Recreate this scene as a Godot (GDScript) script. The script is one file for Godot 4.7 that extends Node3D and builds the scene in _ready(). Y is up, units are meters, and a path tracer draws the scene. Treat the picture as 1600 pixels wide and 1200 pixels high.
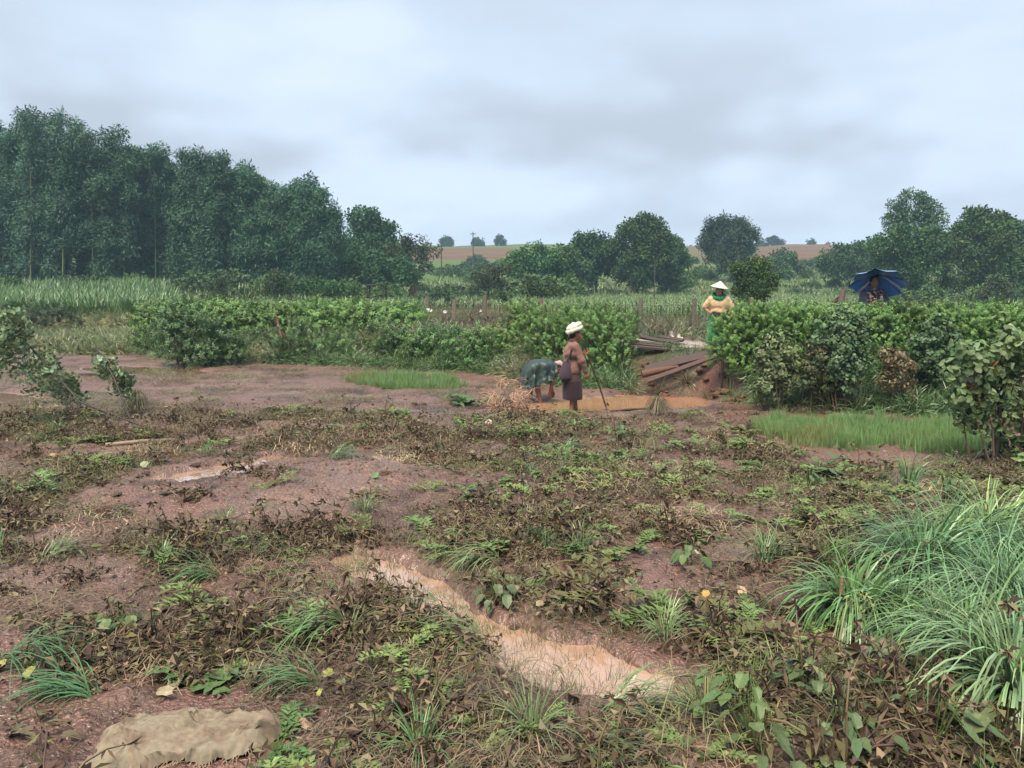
extends Node3D
# A flooded bean field below a hedged bank, overcast morning. y up, metres, camera looks along -z.

const FOC := 1209.0          # focal length in photograph pixels (1600 x 1200)
const CAM_H := 1.98
const PITCH := 6.51
var cam_basis := Basis(Vector3(1, 0, 0), deg_to_rad(-PITCH))
var rng := RandomNumberGenerator.new()
var nz := FastNoiseLite.new()      # broad
var nf := FastNoiseLite.new()      # fine
var taken := {}
var M := {}

# ---------------------------------------------------------------- mesh builder
class MB:
	var v := PackedVector3Array()
	var n := PackedVector3Array()
	var c := PackedColorArray()
	var i := PackedInt32Array()
	func tri(a: Vector3, b: Vector3, d: Vector3, col: Color):
		var g := (d - a).cross(b - a).normalized()
		var k := v.size()
		v.append(a); v.append(b); v.append(d)
		n.append(g); n.append(g); n.append(g)
		c.append(col); c.append(col); c.append(col)
		i.append(k); i.append(k + 1); i.append(k + 2)
	func quad(a: Vector3, b: Vector3, d: Vector3, e: Vector3, col: Color):
		tri(a, b, d, col); tri(a, d, e, col)
	# smooth tube along points
	func tube(p: Array, r: Array, sides: int, col: Color, cap := true):
		var k0 := v.size()
		var m := p.size()
		var side := Vector3.ZERO
		for q in m:
			var t: Vector3 = (p[min(q + 1, m - 1)] - p[max(q - 1, 0)]).normalized()
			if q == 0:
				side = t.cross(Vector3(0.31, 0.2, 0.93)).normalized()
			side = (side - t * side.dot(t)).normalized()
			var up := t.cross(side)
			for s in sides:
				var a := TAU * s / sides
				var o := side * cos(a) + up * sin(a)
				v.append(p[q] + o * r[q]); n.append(o); c.append(col)
		for q in m - 1:
			for s in sides:
				var a := k0 + q * sides + s
				var b := k0 + q * sides + (s + 1) % sides
				i.append_array(PackedInt32Array([a, a + sides, b, b, a + sides, b + sides]))
		if cap:
			for e in [0, m - 1]:
				var t: Vector3 = (p[1] - p[0]).normalized() * -1.0 if e == 0 else (p[m - 1] - p[m - 2]).normalized()
				var kc := v.size()
				v.append(p[e]); n.append(t); c.append(col)
				for s in sides:
					v.append(v[k0 + e * sides + s]); n.append(t); c.append(col)
				for s in sides:
					var a := kc + 1 + s
					var b := kc + 1 + (s + 1) % sides
					i.append_array(PackedInt32Array([kc, a, b] if e == 0 else [kc, b, a]))
	# folded leaf of two triangles
	func leaf(at: Vector3, dir: Vector3, up: Vector3, ln: float, w: float, col: Color, fold := 0.25):
		var s := dir.cross(up).normalized()
		var u := s.cross(dir).normalized()
		var tip := at + dir * ln
		var mid := at + dir * ln * 0.42
		var l := mid + s * w * 0.5 + u * w * fold
		var r := mid - s * w * 0.5 + u * w * fold
		tri(at, l, tip, col); tri(at, tip, r, col)
	# broad leaf: folded along the midrib, uneven margin, tip drooping
	func broad(at: Vector3, dir: Vector3, up: Vector3, ln: float, w: float, col: Color, droop := 0.2):
		var s := dir.cross(up).normalized()
		var u := s.cross(dir).normalized()
		var j := func(k: float) -> float: return 1.0 + 0.22 * sin(k * 12.9898 + at.x * 78.2 + at.z * 37.7 + at.y * 51.1)
		var m0 := at
		var m1 := at + dir * ln * 0.3 - u * w * 0.06
		var m2 := at + dir * ln * 0.66 - u * (w * 0.05 + ln * droop * 0.4)
		var m3: Vector3 = at + dir * ln * j.call(9.0) - u * ln * droop
		for k in [-1.0, 1.0]:
			var o: Vector3 = s * k * w * 0.5
			var a: Vector3 = at - dir * ln * 0.07 * j.call(k) + o * 0.62 * j.call(1.0 + k)
			var b: Vector3 = at + dir * ln * 0.2 * j.call(2.0 + k) + o * 1.02 * j.call(3.0 + k) + u * w * 0.06 * j.call(7.0 * k)
			var b2: Vector3 = at + dir * ln * 0.4 + o * 0.84 * j.call(4.0 + k) - u * w * 0.02
			var c0: Vector3 = at + dir * ln * 0.6 * j.call(5.0 + k) + o * 0.8 * j.call(6.0 + k) - u * ln * droop * 0.3
			for t in [[m0, a, b], [m0, b, m1], [m1, b, b2], [m1, b2, m2], [m2, b2, c0], [m2, c0, m3]]:
				if k > 0: tri(t[0], t[1], t[2], col)
				else: tri(t[0], t[2], t[1], col)
	# grass blade that arches over
	func blade(at: Vector3, dir: Vector3, ln: float, w: float, bend: float, segs: int, col: Color, kink := -1):
		var d := dir.normalized()
		var s := d.cross(Vector3(0.13, 1, 0.07)).normalized()
		if s.length() < 0.5: s = Vector3(1, 0, 0)
		var p := at
		var pl := at + s * w * 0.4
		var pr := at - s * w * 0.4
		for q in segs:
			var f := float(q + 1) / segs
			p += d * ln / segs
			d = (d + Vector3(0, -bend / segs * 1.6, 0)).normalized()
			if q == kink: d = (d * 0.35 + Vector3(d.z * 0.3, -0.9, -d.x * 0.3)).normalized()
			var ww := w * (1.0 - f * f) * 0.5
			if q == segs - 1:
				tri(pl, pr, p, col)
			else:
				var ql := p + s * ww
				var qr := p - s * ww
				tri(pl, pr, qr, col); tri(pl, qr, ql, col)
				pl = ql; pr = qr
	func box(b: Transform3D, sz: Vector3, col: Color, ch := 0.0):
		var h := sz * 0.5
		var k := ch
		# chamfered prism along x
		var ring := [Vector2(-h.y + k, -h.z), Vector2(h.y - k, -h.z), Vector2(h.y, -h.z + k), Vector2(h.y, h.z - k), Vector2(h.y - k, h.z), Vector2(-h.y + k, h.z), Vector2(-h.y, h.z - k), Vector2(-h.y, -h.z + k)]
		for q in 8:
			var a: Vector2 = ring[q]
			var e: Vector2 = ring[(q + 1) % 8]
			quad(b * Vector3(-h.x, a.x, a.y), b * Vector3(h.x, a.x, a.y), b * Vector3(h.x, e.x, e.y), b * Vector3(-h.x, e.x, e.y), col)
		for q in range(1, 7):
			tri(b * Vector3(h.x, ring[0].x, ring[0].y), b * Vector3(h.x, ring[q].x, ring[q].y), b * Vector3(h.x, ring[q + 1].x, ring[q + 1].y), col)
			tri(b * Vector3(-h.x, ring[0].x, ring[0].y), b * Vector3(-h.x, ring[q + 1].x, ring[q + 1].y), b * Vector3(-h.x, ring[q].x, ring[q].y), col)
	func mesh(mat: Material) -> ArrayMesh:
		var a := []
		a.resize(Mesh.ARRAY_MAX)
		a[Mesh.ARRAY_VERTEX] = v; a[Mesh.ARRAY_NORMAL] = n; a[Mesh.ARRAY_COLOR] = c; a[Mesh.ARRAY_INDEX] = i
		var m := ArrayMesh.new()
		m.add_surface_from_arrays(Mesh.PRIMITIVE_TRIANGLES, a)
		m.surface_set_material(0, mat)
		return m

# ---------------------------------------------------------------- naming and tagging
func numbered(called: String) -> String:
	if not taken.has(called):
		taken[called] = 0
		return called
	taken[called] += 1
	return "%s_%03d" % [called, taken[called]]
func tag(o: Node, label: String, category: String, group := "", kind := ""):
	o.set_meta("label", label); o.set_meta("category", category)
	if group: o.set_meta("group", group)
	if kind: o.set_meta("kind", kind)
func thing(called: String, at: Vector3, label: String, category: String, group := "") -> Node3D:
	var o := Node3D.new()
	o.name = numbered(called); add_child(o); o.position = at
	tag(o, label, category, group)
	return o
func part(called: String, mesh: Mesh, parent: Node, xf := Transform3D.IDENTITY) -> MeshInstance3D:
	var o := MeshInstance3D.new()
	o.name = called; o.mesh = mesh; parent.add_child(o, true); o.transform = xf
	return o
func single(called: String, mesh: Mesh, xf: Transform3D, label: String, category: String, group := "") -> MeshInstance3D:
	var o := MeshInstance3D.new()
	o.name = numbered(called); o.mesh = mesh; add_child(o); o.transform = xf
	tag(o, label, category, group)
	return o
func structure(called: String, mesh: Mesh) -> MeshInstance3D:
	var o := MeshInstance3D.new()
	o.name = numbered(called); o.mesh = mesh; add_child(o); o.set_meta("kind", "structure")
	return o
func multi(called: String, mesh: Mesh, xfs: Array, cols: PackedColorArray, parent: Node) -> MultiMeshInstance3D:
	var mm := MultiMesh.new()
	mm.transform_format = MultiMesh.TRANSFORM_3D
	mm.use_colors = true
	mm.mesh = mesh
	mm.instance_count = xfs.size()
	var b := PackedFloat32Array()
	b.resize(xfs.size() * 16)
	var k := 0
	for q in xfs.size():
		var t: Transform3D = xfs[q]
		var x := t.basis.x; var y := t.basis.y; var z := t.basis.z; var o := t.origin; var cc := cols[q]
		b[k] = x.x; b[k + 1] = y.x; b[k + 2] = z.x; b[k + 3] = o.x
		b[k + 4] = x.y; b[k + 5] = y.y; b[k + 6] = z.y; b[k + 7] = o.y
		b[k + 8] = x.z; b[k + 9] = y.z; b[k + 10] = z.z; b[k + 11] = o.z
		b[k + 12] = cc.r; b[k + 13] = cc.g; b[k + 14] = cc.b; b[k + 15] = 1.0
		k += 16
	mm.buffer = b
	var mi := MultiMeshInstance3D.new()
	mi.multimesh = mm
	mi.name = called if parent != self else numbered(called)
	parent.add_child(mi, true)
	return mi

# ---------------------------------------------------------------- small maths
func rr(a: float, b: float) -> float: return rng.randf_range(a, b)
func rdir() -> Vector3:
	var y := rr(-1, 1); var a := rr(0, TAU); var k := sqrt(1 - y * y)
	return Vector3(cos(a) * k, y, sin(a) * k)
func lerp_table(t: Array, x: float) -> float:
	if x <= t[0][0]: return t[0][1]
	for q in range(1, t.size()):
		if x <= t[q][0]:
			var f: float = (x - t[q - 1][0]) / (t[q][0] - t[q - 1][0])
			return lerpf(t[q - 1][1], t[q][1], f)
	return t[-1][1]
func tint(c: Color, dv: float, dh := 0.08) -> Color:
	var k := 1.0 + rr(-dv, dv)
	return Color(c.r * k * (1.0 + rr(-dh, dh)), c.g * k, c.b * k * (1.0 + rr(-dh, dh)))
func basis_up(y: Vector3, turn: float) -> Basis:
	var yy := y.normalized()
	var x := yy.cross(Vector3(0.37, 0.11, 0.92)).normalized()
	var z := x.cross(yy)
	return Basis(x * cos(turn) + z * sin(turn), yy, z * cos(turn) - x * sin(turn))

# ---------------------------------------------------------------- pixels to places
func ray(px: float, py: float) -> Vector3:
	return cam_basis * Vector3((px - 800.0) / FOC, (600.0 - py) / FOC, -1.0)
func at(px: float, py: float, depth: float) -> Vector3:      # on that ray, depth metres ahead of the camera
	var r := ray(px, py)
	return Vector3(0, CAM_H, 0) + r * (depth / -r.z)
func flat(px: float, py: float) -> Vector3:                  # on the plane of the bean field
	var r := ray(px, py)
	return Vector3(0, CAM_H, 0) + r * (CAM_H / -r.y)
func gnd(px: float, py: float) -> Vector3:                   # where the ray meets the ground
	var r := ray(px, py)
	r /= -r.z
	var d := 2.0
	while d < 400.0:
		var p := Vector3(0, CAM_H, 0) + r * d
		if p.y < height(p.x, p.z):
			return Vector3(p.x, height(p.x, p.z), p.z)
		d += 0.03 + d * 0.004
	return Vector3(0, CAM_H, 0) + r * d
func on_ground(x: float, z: float) -> Vector3: return Vector3(x, height(x, z), z)
func under(px: float, depth: float) -> Vector3:              # ground point straight below a column at that depth
	var x := (px - 800.0) / FOC * depth
	return on_ground(x, -depth)

# ---------------------------------------------------------------- terrain
const BANK := [[-60.0, 46.0], [-23.0, 41.0], [-16.0, 36.0], [-12.6, 27.5], [-11.0, 24.4], [-7.7, 23.2], [-4.8, 22.0], [-1.3, 20.3], [0.9, 17.6], [2.7, 16.1], [3.8, 14.9], [4.9, 13.4], [8.2, 12.5], [14.0, 11.8], [60.0, 8.0]]
const RISE := [[30.0, 0.0], [45.0, 0.02], [60.0, 0.2], [90.0, 0.8], [105.0, 1.8], [120.0, 3.3], [160.0, 6.6], [200.0, 9.8], [300.0, 19.4], [345.0, 23.2], [380.0, 23.4], [520.0, 15.0], [950.0, -10.0]]
var pools := []      # each: {p: points, w: half widths, lo, hi}
func bank_depth(x: float) -> float: return lerp_table(BANK, x)
func pool_near(x: float, z: float) -> float:                 # 0 in the middle of a pool, 1 at its brim
	var best := 9.0
	for P in pools:
		if x < P.lo.x or x > P.hi.x or z < P.lo.y or z > P.hi.y: continue
		var pts: Array = P.p
		for q in pts.size() - 1:
			var a: Vector2 = pts[q]; var b: Vector2 = pts[q + 1]
			var ab := b - a
			var t := clampf((Vector2(x, z) - a).dot(ab) / ab.length_squared(), 0, 1)
			var w := lerpf(P.w[q], P.w[q + 1], t)
			best = minf(best, (Vector2(x, z) - a - ab * t).length() / w)
	return best
func broad_height(x: float, z: float) -> float:
	var d := -z
	var t := d - bank_depth(x)
	var h := 0.0
	if t > 0.0:
		var run := 1.5 + 0.5 * smoothstep(5.0, 3.0, x)
		h = 0.8 * smoothstep(0.0, run, t + 0.25 * nz.get_noise_2d(x * 9.0, z * 9.0))
	if d > 30.0:
		var a := x / d
		h += lerp_table(RISE, d) + smoothstep(-0.12, -0.32, a) * 1.5 * smoothstep(45.0, 78.0, d)
		h += smoothstep(60.0, 200.0, d) * 1.3 * nz.get_noise_2d(x * 0.35, z * 0.35)
	return h
var mound_c := Vector2.ZERO
func height(x: float, z: float) -> float:
	var d := -z
	var h := broad_height(x, z)
	if d > 60.0: return h
	var fine := 0.045 * nz.get_noise_2d(x * 8.0, z * 8.0) + 0.042 * nf.get_noise_2d(x * 2.6, z * 2.6)
	if d < 20.0: fine += 0.032 * absf(nf.get_noise_2d(x * 9.0 + 40.0, z * 9.0)) + 0.012 * nf.get_noise_2d(x * 24.0, z * 24.0 + 9.0)
	if d > 10.0 and d < 26.0: fine += 0.03 * nf.get_noise_2d(x * 0.7, z * 4.5)
	if d < 15.0:
		var e := Vector2((x - mound_c.x) / 2.0, (z - mound_c.y - (x - mound_c.x) * 0.12) / 1.5)
		var k := e.length()
		if k < 1.25:      # the bare mound thrown up by the water, with drag grooves along it
			fine += smoothstep(1.25, 0.5, k) * (0.11 + 0.03 * nf.get_noise_2d(x * 1.6, z * 9.0))
			fine += smoothstep(1.25, 0.9, k) * 0.03 * nf.get_noise_2d(x * 12.0, z * 12.0)
	if d < 5.0: fine *= lerpf(0.25, 1.0, smoothstep(0.3, 0.6, Vector2(x - sack_at.x, z - sack_at.z).length()))
	if d < 26.0:
		var q := pool_near(x, z) + 0.35 * nf.get_noise_2d(x * 3.5, z * 3.5) + 0.15 * nf.get_noise_2d(x * 11.0, z * 11.0)
		if q < 2.2:
			fine = lerpf(-0.14, lerpf(fine * 0.5, fine, smoothstep(1.0, 2.2, q)), smoothstep(0.35, 1.15, q))
	return h + fine

func bare(x: float, z: float) -> float:                      # 1 on open mud, 0 under flattened crop
	var d := -z
	var p := px_of(x, z)
	var b := smoothstep(-0.28, 0.05, nf.get_noise_2d(x * 1.0 + 7.0, z * 1.3) + 0.5 * nf.get_noise_2d(x * 3.0, z * 3.0)) * 0.93
	var e := Vector2((x - mound_c.x) / 2.1, (z - mound_c.y - (x - mound_c.x) * 0.12) / 1.55).length()
	b = maxf(b, smoothstep(1.15, 0.85, e + 0.25 * nf.get_noise_2d(x * 2.0, z * 2.0)))
	# the wide flat of fresh mud below the far hedge, and the worn strip by the seed beds
	var far_mud := smoothstep(12.2, 13.2, d + 1.2 * nf.get_noise_2d(x * 1.2, z * 1.2) + 0.18 * (x + 4.0)) * smoothstep(0.5, -0.6, x - 0.5)
	b = maxf(b, far_mud * 0.97)
	b = maxf(b, smoothstep(9.6, 10.8, d + 0.8 * nf.get_noise_2d(x * 1.5, z * 1.5)) * smoothstep(0.6, 1.6, x) * 0.9)
	return b
func px_of(x: float, z: float) -> float: return 800.0 + FOC * x / maxf(0.1, -z)

func _ready():
	rng.seed = 20240917
	nz.seed = 11; nz.noise_type = FastNoiseLite.TYPE_SIMPLEX_SMOOTH; nz.frequency = 0.05; nz.fractal_octaves = 3
	nf.seed = 5; nf.noise_type = FastNoiseLite.TYPE_SIMPLEX_SMOOTH; nf.frequency = 0.5; nf.fractal_octaves = 2
	camera_and_light()
	materials()
	print("setting"); setting()
	print("far trees"); far_trees()
	print("fields"); far_fields()
	print("hedges"); hedges()
	print("people"); people()
	print("objects"); objects()
	print("crop"); crop()
	print("done")

func camera_and_light():
	var cam := Camera3D.new()
	cam.name = "camera"
	cam.fov = rad_to_deg(2.0 * atan(600.0 / FOC))
	cam.near = 0.05; cam.far = 3000.0
	cam.transform = Transform3D(cam_basis, Vector3(0, CAM_H, 0))
	add_child(cam); cam.make_current()
	var env := Environment.new()
	env.background_mode = Environment.BG_SKY
	var sky := Sky.new()
	var pm := PanoramaSkyMaterial.new()
	pm.panorama = ImageTexture.create_from_image(sky_image())
	sky.sky_material = pm
	env.sky = sky
	env.background_energy_multiplier = 0.255
	env.tonemap_mode = Environment.TONE_MAPPER_LINEAR
	env.tonemap_exposure = 5.2
	env.fog_enabled = true
	env.fog_density = 0.0007
	env.fog_light_color = Color(0.68, 0.84, 0.94)
	env.sky_rotation = Vector3(0, deg_to_rad(-16), 0)
	env.sdfgi_enabled = true; env.ssao_enabled = true; env.ssil_enabled = true
	var we := WorldEnvironment.new()
	we.name = "world"; we.environment = env
	add_child(we)
	var sun := DirectionalLight3D.new()
	sun.name = "sun"
	sun.light_energy = 0.5
	sun.light_angular_distance = 35.0
	sun.light_color = Color(1.0, 0.94, 0.84)
	sun.shadow_enabled = true
	sun.rotation_degrees = Vector3(-62, -25, 0)
	add_child(sun)

# Overcast: a pale veil with broad soft grey banks of cloud all round.
func sky_image() -> Image:
	var w := 1024
	var h := 512
	var img := Image.create(w, h, false, Image.FORMAT_RGB8)
	var n1 := FastNoiseLite.new()
	n1.seed = 31; n1.frequency = 1.0; n1.fractal_octaves = 5; n1.noise_type = FastNoiseLite.TYPE_SIMPLEX_SMOOTH
	var pale := Color(0.80, 0.855, 0.93)
	var grey := Color(0.625, 0.665, 0.715)
	var high := Color(0.735, 0.795, 0.86)
	for y in h:
		var el := (0.5 - (y + 0.5) / h) * PI
		var se := sin(el)
		for x in w:
			if y > h / 2 + 4:
				img.set_pixel(x, y, Color(0.52, 0.50, 0.47)); continue
			var az := (x + 0.5) / w * TAU
			var p := Vector3(cos(az) * cos(el), se * 2.6 + 0.08, sin(az) * cos(el))
			var c := pale.lerp(high, smoothstep(0.08, 0.42, se))
			var n := n1.get_noise_3d(p.x * 1.1 + 3.0, p.y * 1.6, p.z * 1.1) * 0.75 + n1.get_noise_3d(p.x * 3.1, p.y * 3.4 + 5.0, p.z * 3.1) * 0.3
			n += 0.16 * n1.get_noise_3d(p.x * 8.0, p.y * 7.0, p.z * 8.0 + 3.0)
			var k := smoothstep(-0.22, 0.32, n) * smoothstep(0.03, 0.12, se)
			k *= 1.0 - 0.65 * smoothstep(0.19, 0.33, se)
			c = c.lerp(grey, 0.62 * k)
			var l := smoothstep(0.1, 0.5, -n) * smoothstep(0.1, 0.3, se)
			c = c.lerp(Color(0.83, 0.88, 0.925), 0.6 * l)
			img.set_pixel(x, y, c)
	return img

# ---------------------------------------------------------------- materials
func noise_tex(freq: float, oct: int, lo: float, hi: float, size := 512, normal := false, sd := 1) -> NoiseTexture2D: 
	var f := FastNoiseLite.new()
	f.seed = sd; f.frequency = freq; f.fractal_octaves = oct; f.noise_type = FastNoiseLite.TYPE_SIMPLEX_SMOOTH
	var t := NoiseTexture2D.new()
	t.width = size; t.height = size; t.seamless = true; t.noise = f
	if normal:
		t.as_normal_map = true; t.bump_strength = 6.0
	else:
		var g := Gradient.new()
		g.set_color(0, Color(lo, lo, lo)); g.set_color(1, Color(hi, hi, hi))
		t.color_ramp = g
	return t
func plain(rough: float, spec := 0.5) -> StandardMaterial3D:
	var m := StandardMaterial3D.new()
	m.vertex_color_use_as_albedo = true
	m.roughness = rough
	m.metallic_specular = spec
	m.cull_mode = BaseMaterial3D.CULL_DISABLED
	return m
func materials():
	var g := plain(1.0)
	g.uv1_triplanar = true; g.uv1_world_triplanar = true
	g.uv1_scale = Vector3(0.55, 0.55, 0.55)
	g.albedo_texture = noise_tex(0.035, 6, 0.7, 1.0, 1024, false, 3)
	g.roughness_texture = noise_tex(0.012, 4, 0.1, 0.62, 512, false, 8)
	g.heightmap_enabled = true
	g.heightmap_texture = noise_tex(0.05, 6, 0.0, 1.0, 1024, false, 14)
	g.heightmap_scale = 2.2
	M.ground = g
	M.hill = plain(0.95, 0.1)
	M.leaf = plain(0.5, 0.4)
	M.leaf.backlight = Color(0.35, 0.4, 0.2)
	M.leaf.uv1_triplanar = true; M.leaf.uv1_scale = Vector3(9, 9, 9)
	M.leaf.albedo_texture = noise_tex(0.05, 5, 0.75, 1.0, 256, false, 41)
	M.far_leaf = plain(0.7, 0.25)
	M.far_leaf.backlight = Color(0.25, 0.3, 0.15)
	M.grass = plain(0.34, 0.5)
	M.grass.backlight = Color(0.35, 0.4, 0.2)
	M.straw = plain(0.6, 0.4)
	M.withered = plain(0.55, 0.4)
	M.bark = plain(0.85, 0.3)
	M.wood = plain(0.6, 0.5)
	M.wood.uv1_triplanar = true
	M.wood.uv1_scale = Vector3(0.6, 9.0, 9.0)
	M.wood.albedo_texture = noise_tex(0.02, 5, 0.55, 1.0, 512, false, 21)
	M.concrete = plain(0.9, 0.3)
	M.concrete.uv1_triplanar = true
	M.concrete.uv1_scale = Vector3(2, 2, 2)
	M.concrete.albedo_texture = noise_tex(0.03, 5, 0.7, 1.0, 256, false, 22)
	M.skin = plain(0.55, 0.4)
	M.cloth = plain(0.9, 0.2)
	M.cloth.rim_enabled = true; M.cloth.rim = 0.3
	M.cloth.uv1_triplanar = true
	M.cloth.uv1_scale = Vector3(7, 7, 7)
	M.cloth.albedo_texture = noise_tex(0.06, 4, 0.78, 1.0, 256, false, 23)
	M.plastic = plain(0.55, 0.5)
	M.canopy = plain(0.22, 0.6)
	M.canopy.clearcoat_enabled = true; M.canopy.clearcoat = 0.8; M.canopy.clearcoat_roughness = 0.15
	M.canopy.backlight = Color(0.2, 0.5, 1.0)
	M.sack = plain(0.85, 0.25)
	M.sack.uv1_triplanar = true; M.sack.uv1_scale = Vector3(3.2, 3.2, 3.2)
	M.sack.albedo_texture = noise_tex(0.02, 6, 0.78, 1.0, 512, false, 24)
	var w := StandardMaterial3D.new()
	w.albedo_color = Color(0.36, 0.23, 0.165).linear_to_srgb()
	w.roughness = 0.02; w.metallic_specular = 1.0
	w.clearcoat_enabled = true; w.clearcoat = 1.0; w.clearcoat_roughness = 0.01
	w.uv1_triplanar = true; w.uv1_world_triplanar = true
	w.uv1_scale = Vector3(1.3, 1.3, 1.3)
	w.normal_enabled = true
	w.normal_texture = noise_tex(0.02, 3, 0, 1, 512, true, 25)
	w.normal_scale = 0.06
	M.water = w
	M.pond = w.duplicate()
	M.pond.clearcoat_enabled = false
	M.pond.metallic_specular = 0.5
	M.pond.albedo_color = Color(0.30, 0.162, 0.104).linear_to_srgb()

# ---------------------------------------------------------------- the setting
func add_pool(pix: Array, widths: Array):
	var p := []
	var lo := Vector2(1e9, 1e9); var hi := Vector2(-1e9, -1e9)
	for q in pix.size():
		var f := flat(pix[q][0], pix[q][1])
		p.append(Vector2(f.x, f.z))
		var r: float = widths[q] * 2.6
		lo = lo.min(p[-1] - Vector2(r, r)); hi = hi.max(p[-1] + Vector2(r, r))
	pools.append({"p": p, "w": widths, "lo": lo, "hi": hi})

func ground_colour(x: float, z: float, h: float) -> Color:
	var d := -z
	var mud := Color(0.20, 0.113, 0.092)
	var dark := Color(0.095, 0.057, 0.043)
	var n := nf.get_noise_2d(x * 1.1, z * 1.1)
	var c := mud.lerp(dark, smoothstep(0.0, 0.6, n + 0.5 * nf.get_noise_2d(x * 5.0, z * 5.0)))
	c = c.lerp(Color(0.245, 0.158, 0.132), 0.7 * smoothstep(0.1, 0.5, nf.get_noise_2d(x * 0.7 + 31.0, z * 0.7)))
	var t := d - bank_depth(x)
	if t < 0.3:
		var lit := (1.0 - bare(x, z)) * smoothstep(-0.3, 0.3, nf.get_noise_2d(x * 2.2 + 5.0, z * 2.2) + 0.15)
		c = c.lerp(Color(0.085, 0.066, 0.044), 0.35 * lit)
	if t > -0.3:
		var grassy := smoothstep(-0.25, 0.35, nf.get_noise_2d(x * 0.8, z * 0.8))
		var slope := Color(0.16, 0.075, 0.052).lerp(Color(0.06, 0.065, 0.03), grassy)
		c = c.lerp(slope, smoothstep(-0.3, 0.4, t))
		if t > 8.0:
			c = c.lerp(Color(0.07, 0.085, 0.035), smoothstep(8.0, 12.0, t))
	if x < -8.0 and d > 24.0:   # dead flattened straw beyond the open mud
		c = c.lerp(Color(0.16, 0.14, 0.075), smoothstep(24.0, 30.0, d + 3.0 * n) * smoothstep(60.0, 40.0, d))
	if d > 60.0:
		var a := 800.0 + FOC * x / d
		var m := nz.get_noise_2d(x * 0.6, z * 0.6)
		c = Color(0.075, 0.115, 0.045).lerp(Color(0.10, 0.12, 0.055), smoothstep(-0.3, 0.3, m))
		var lo_edge := 212.0 + 0.03 * (a - 700.0)
		var brown := 0.0
		if a > 640.0 and a < 905.0: brown = smoothstep(lo_edge, lo_edge + 4.0, d) * smoothstep(298.0, 294.0, d)
		if a > 1030.0: brown = smoothstep(205.0, 209.0, d + (a - 1200.0) * 0.05) * smoothstep(362.0, 350.0, d) * (1.0 if a > 1180.0 else 0.6)
		if brown > 0.0:
			var strip := 0.5 + 0.5 * sin(d * 0.42 + 2.0 * nz.get_noise_2d(x * 0.3, z * 0.3))
			c = c.lerp(Color(0.10, 0.058, 0.042).lerp(Color(0.13, 0.09, 0.058), strip), brown)
	return c

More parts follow.
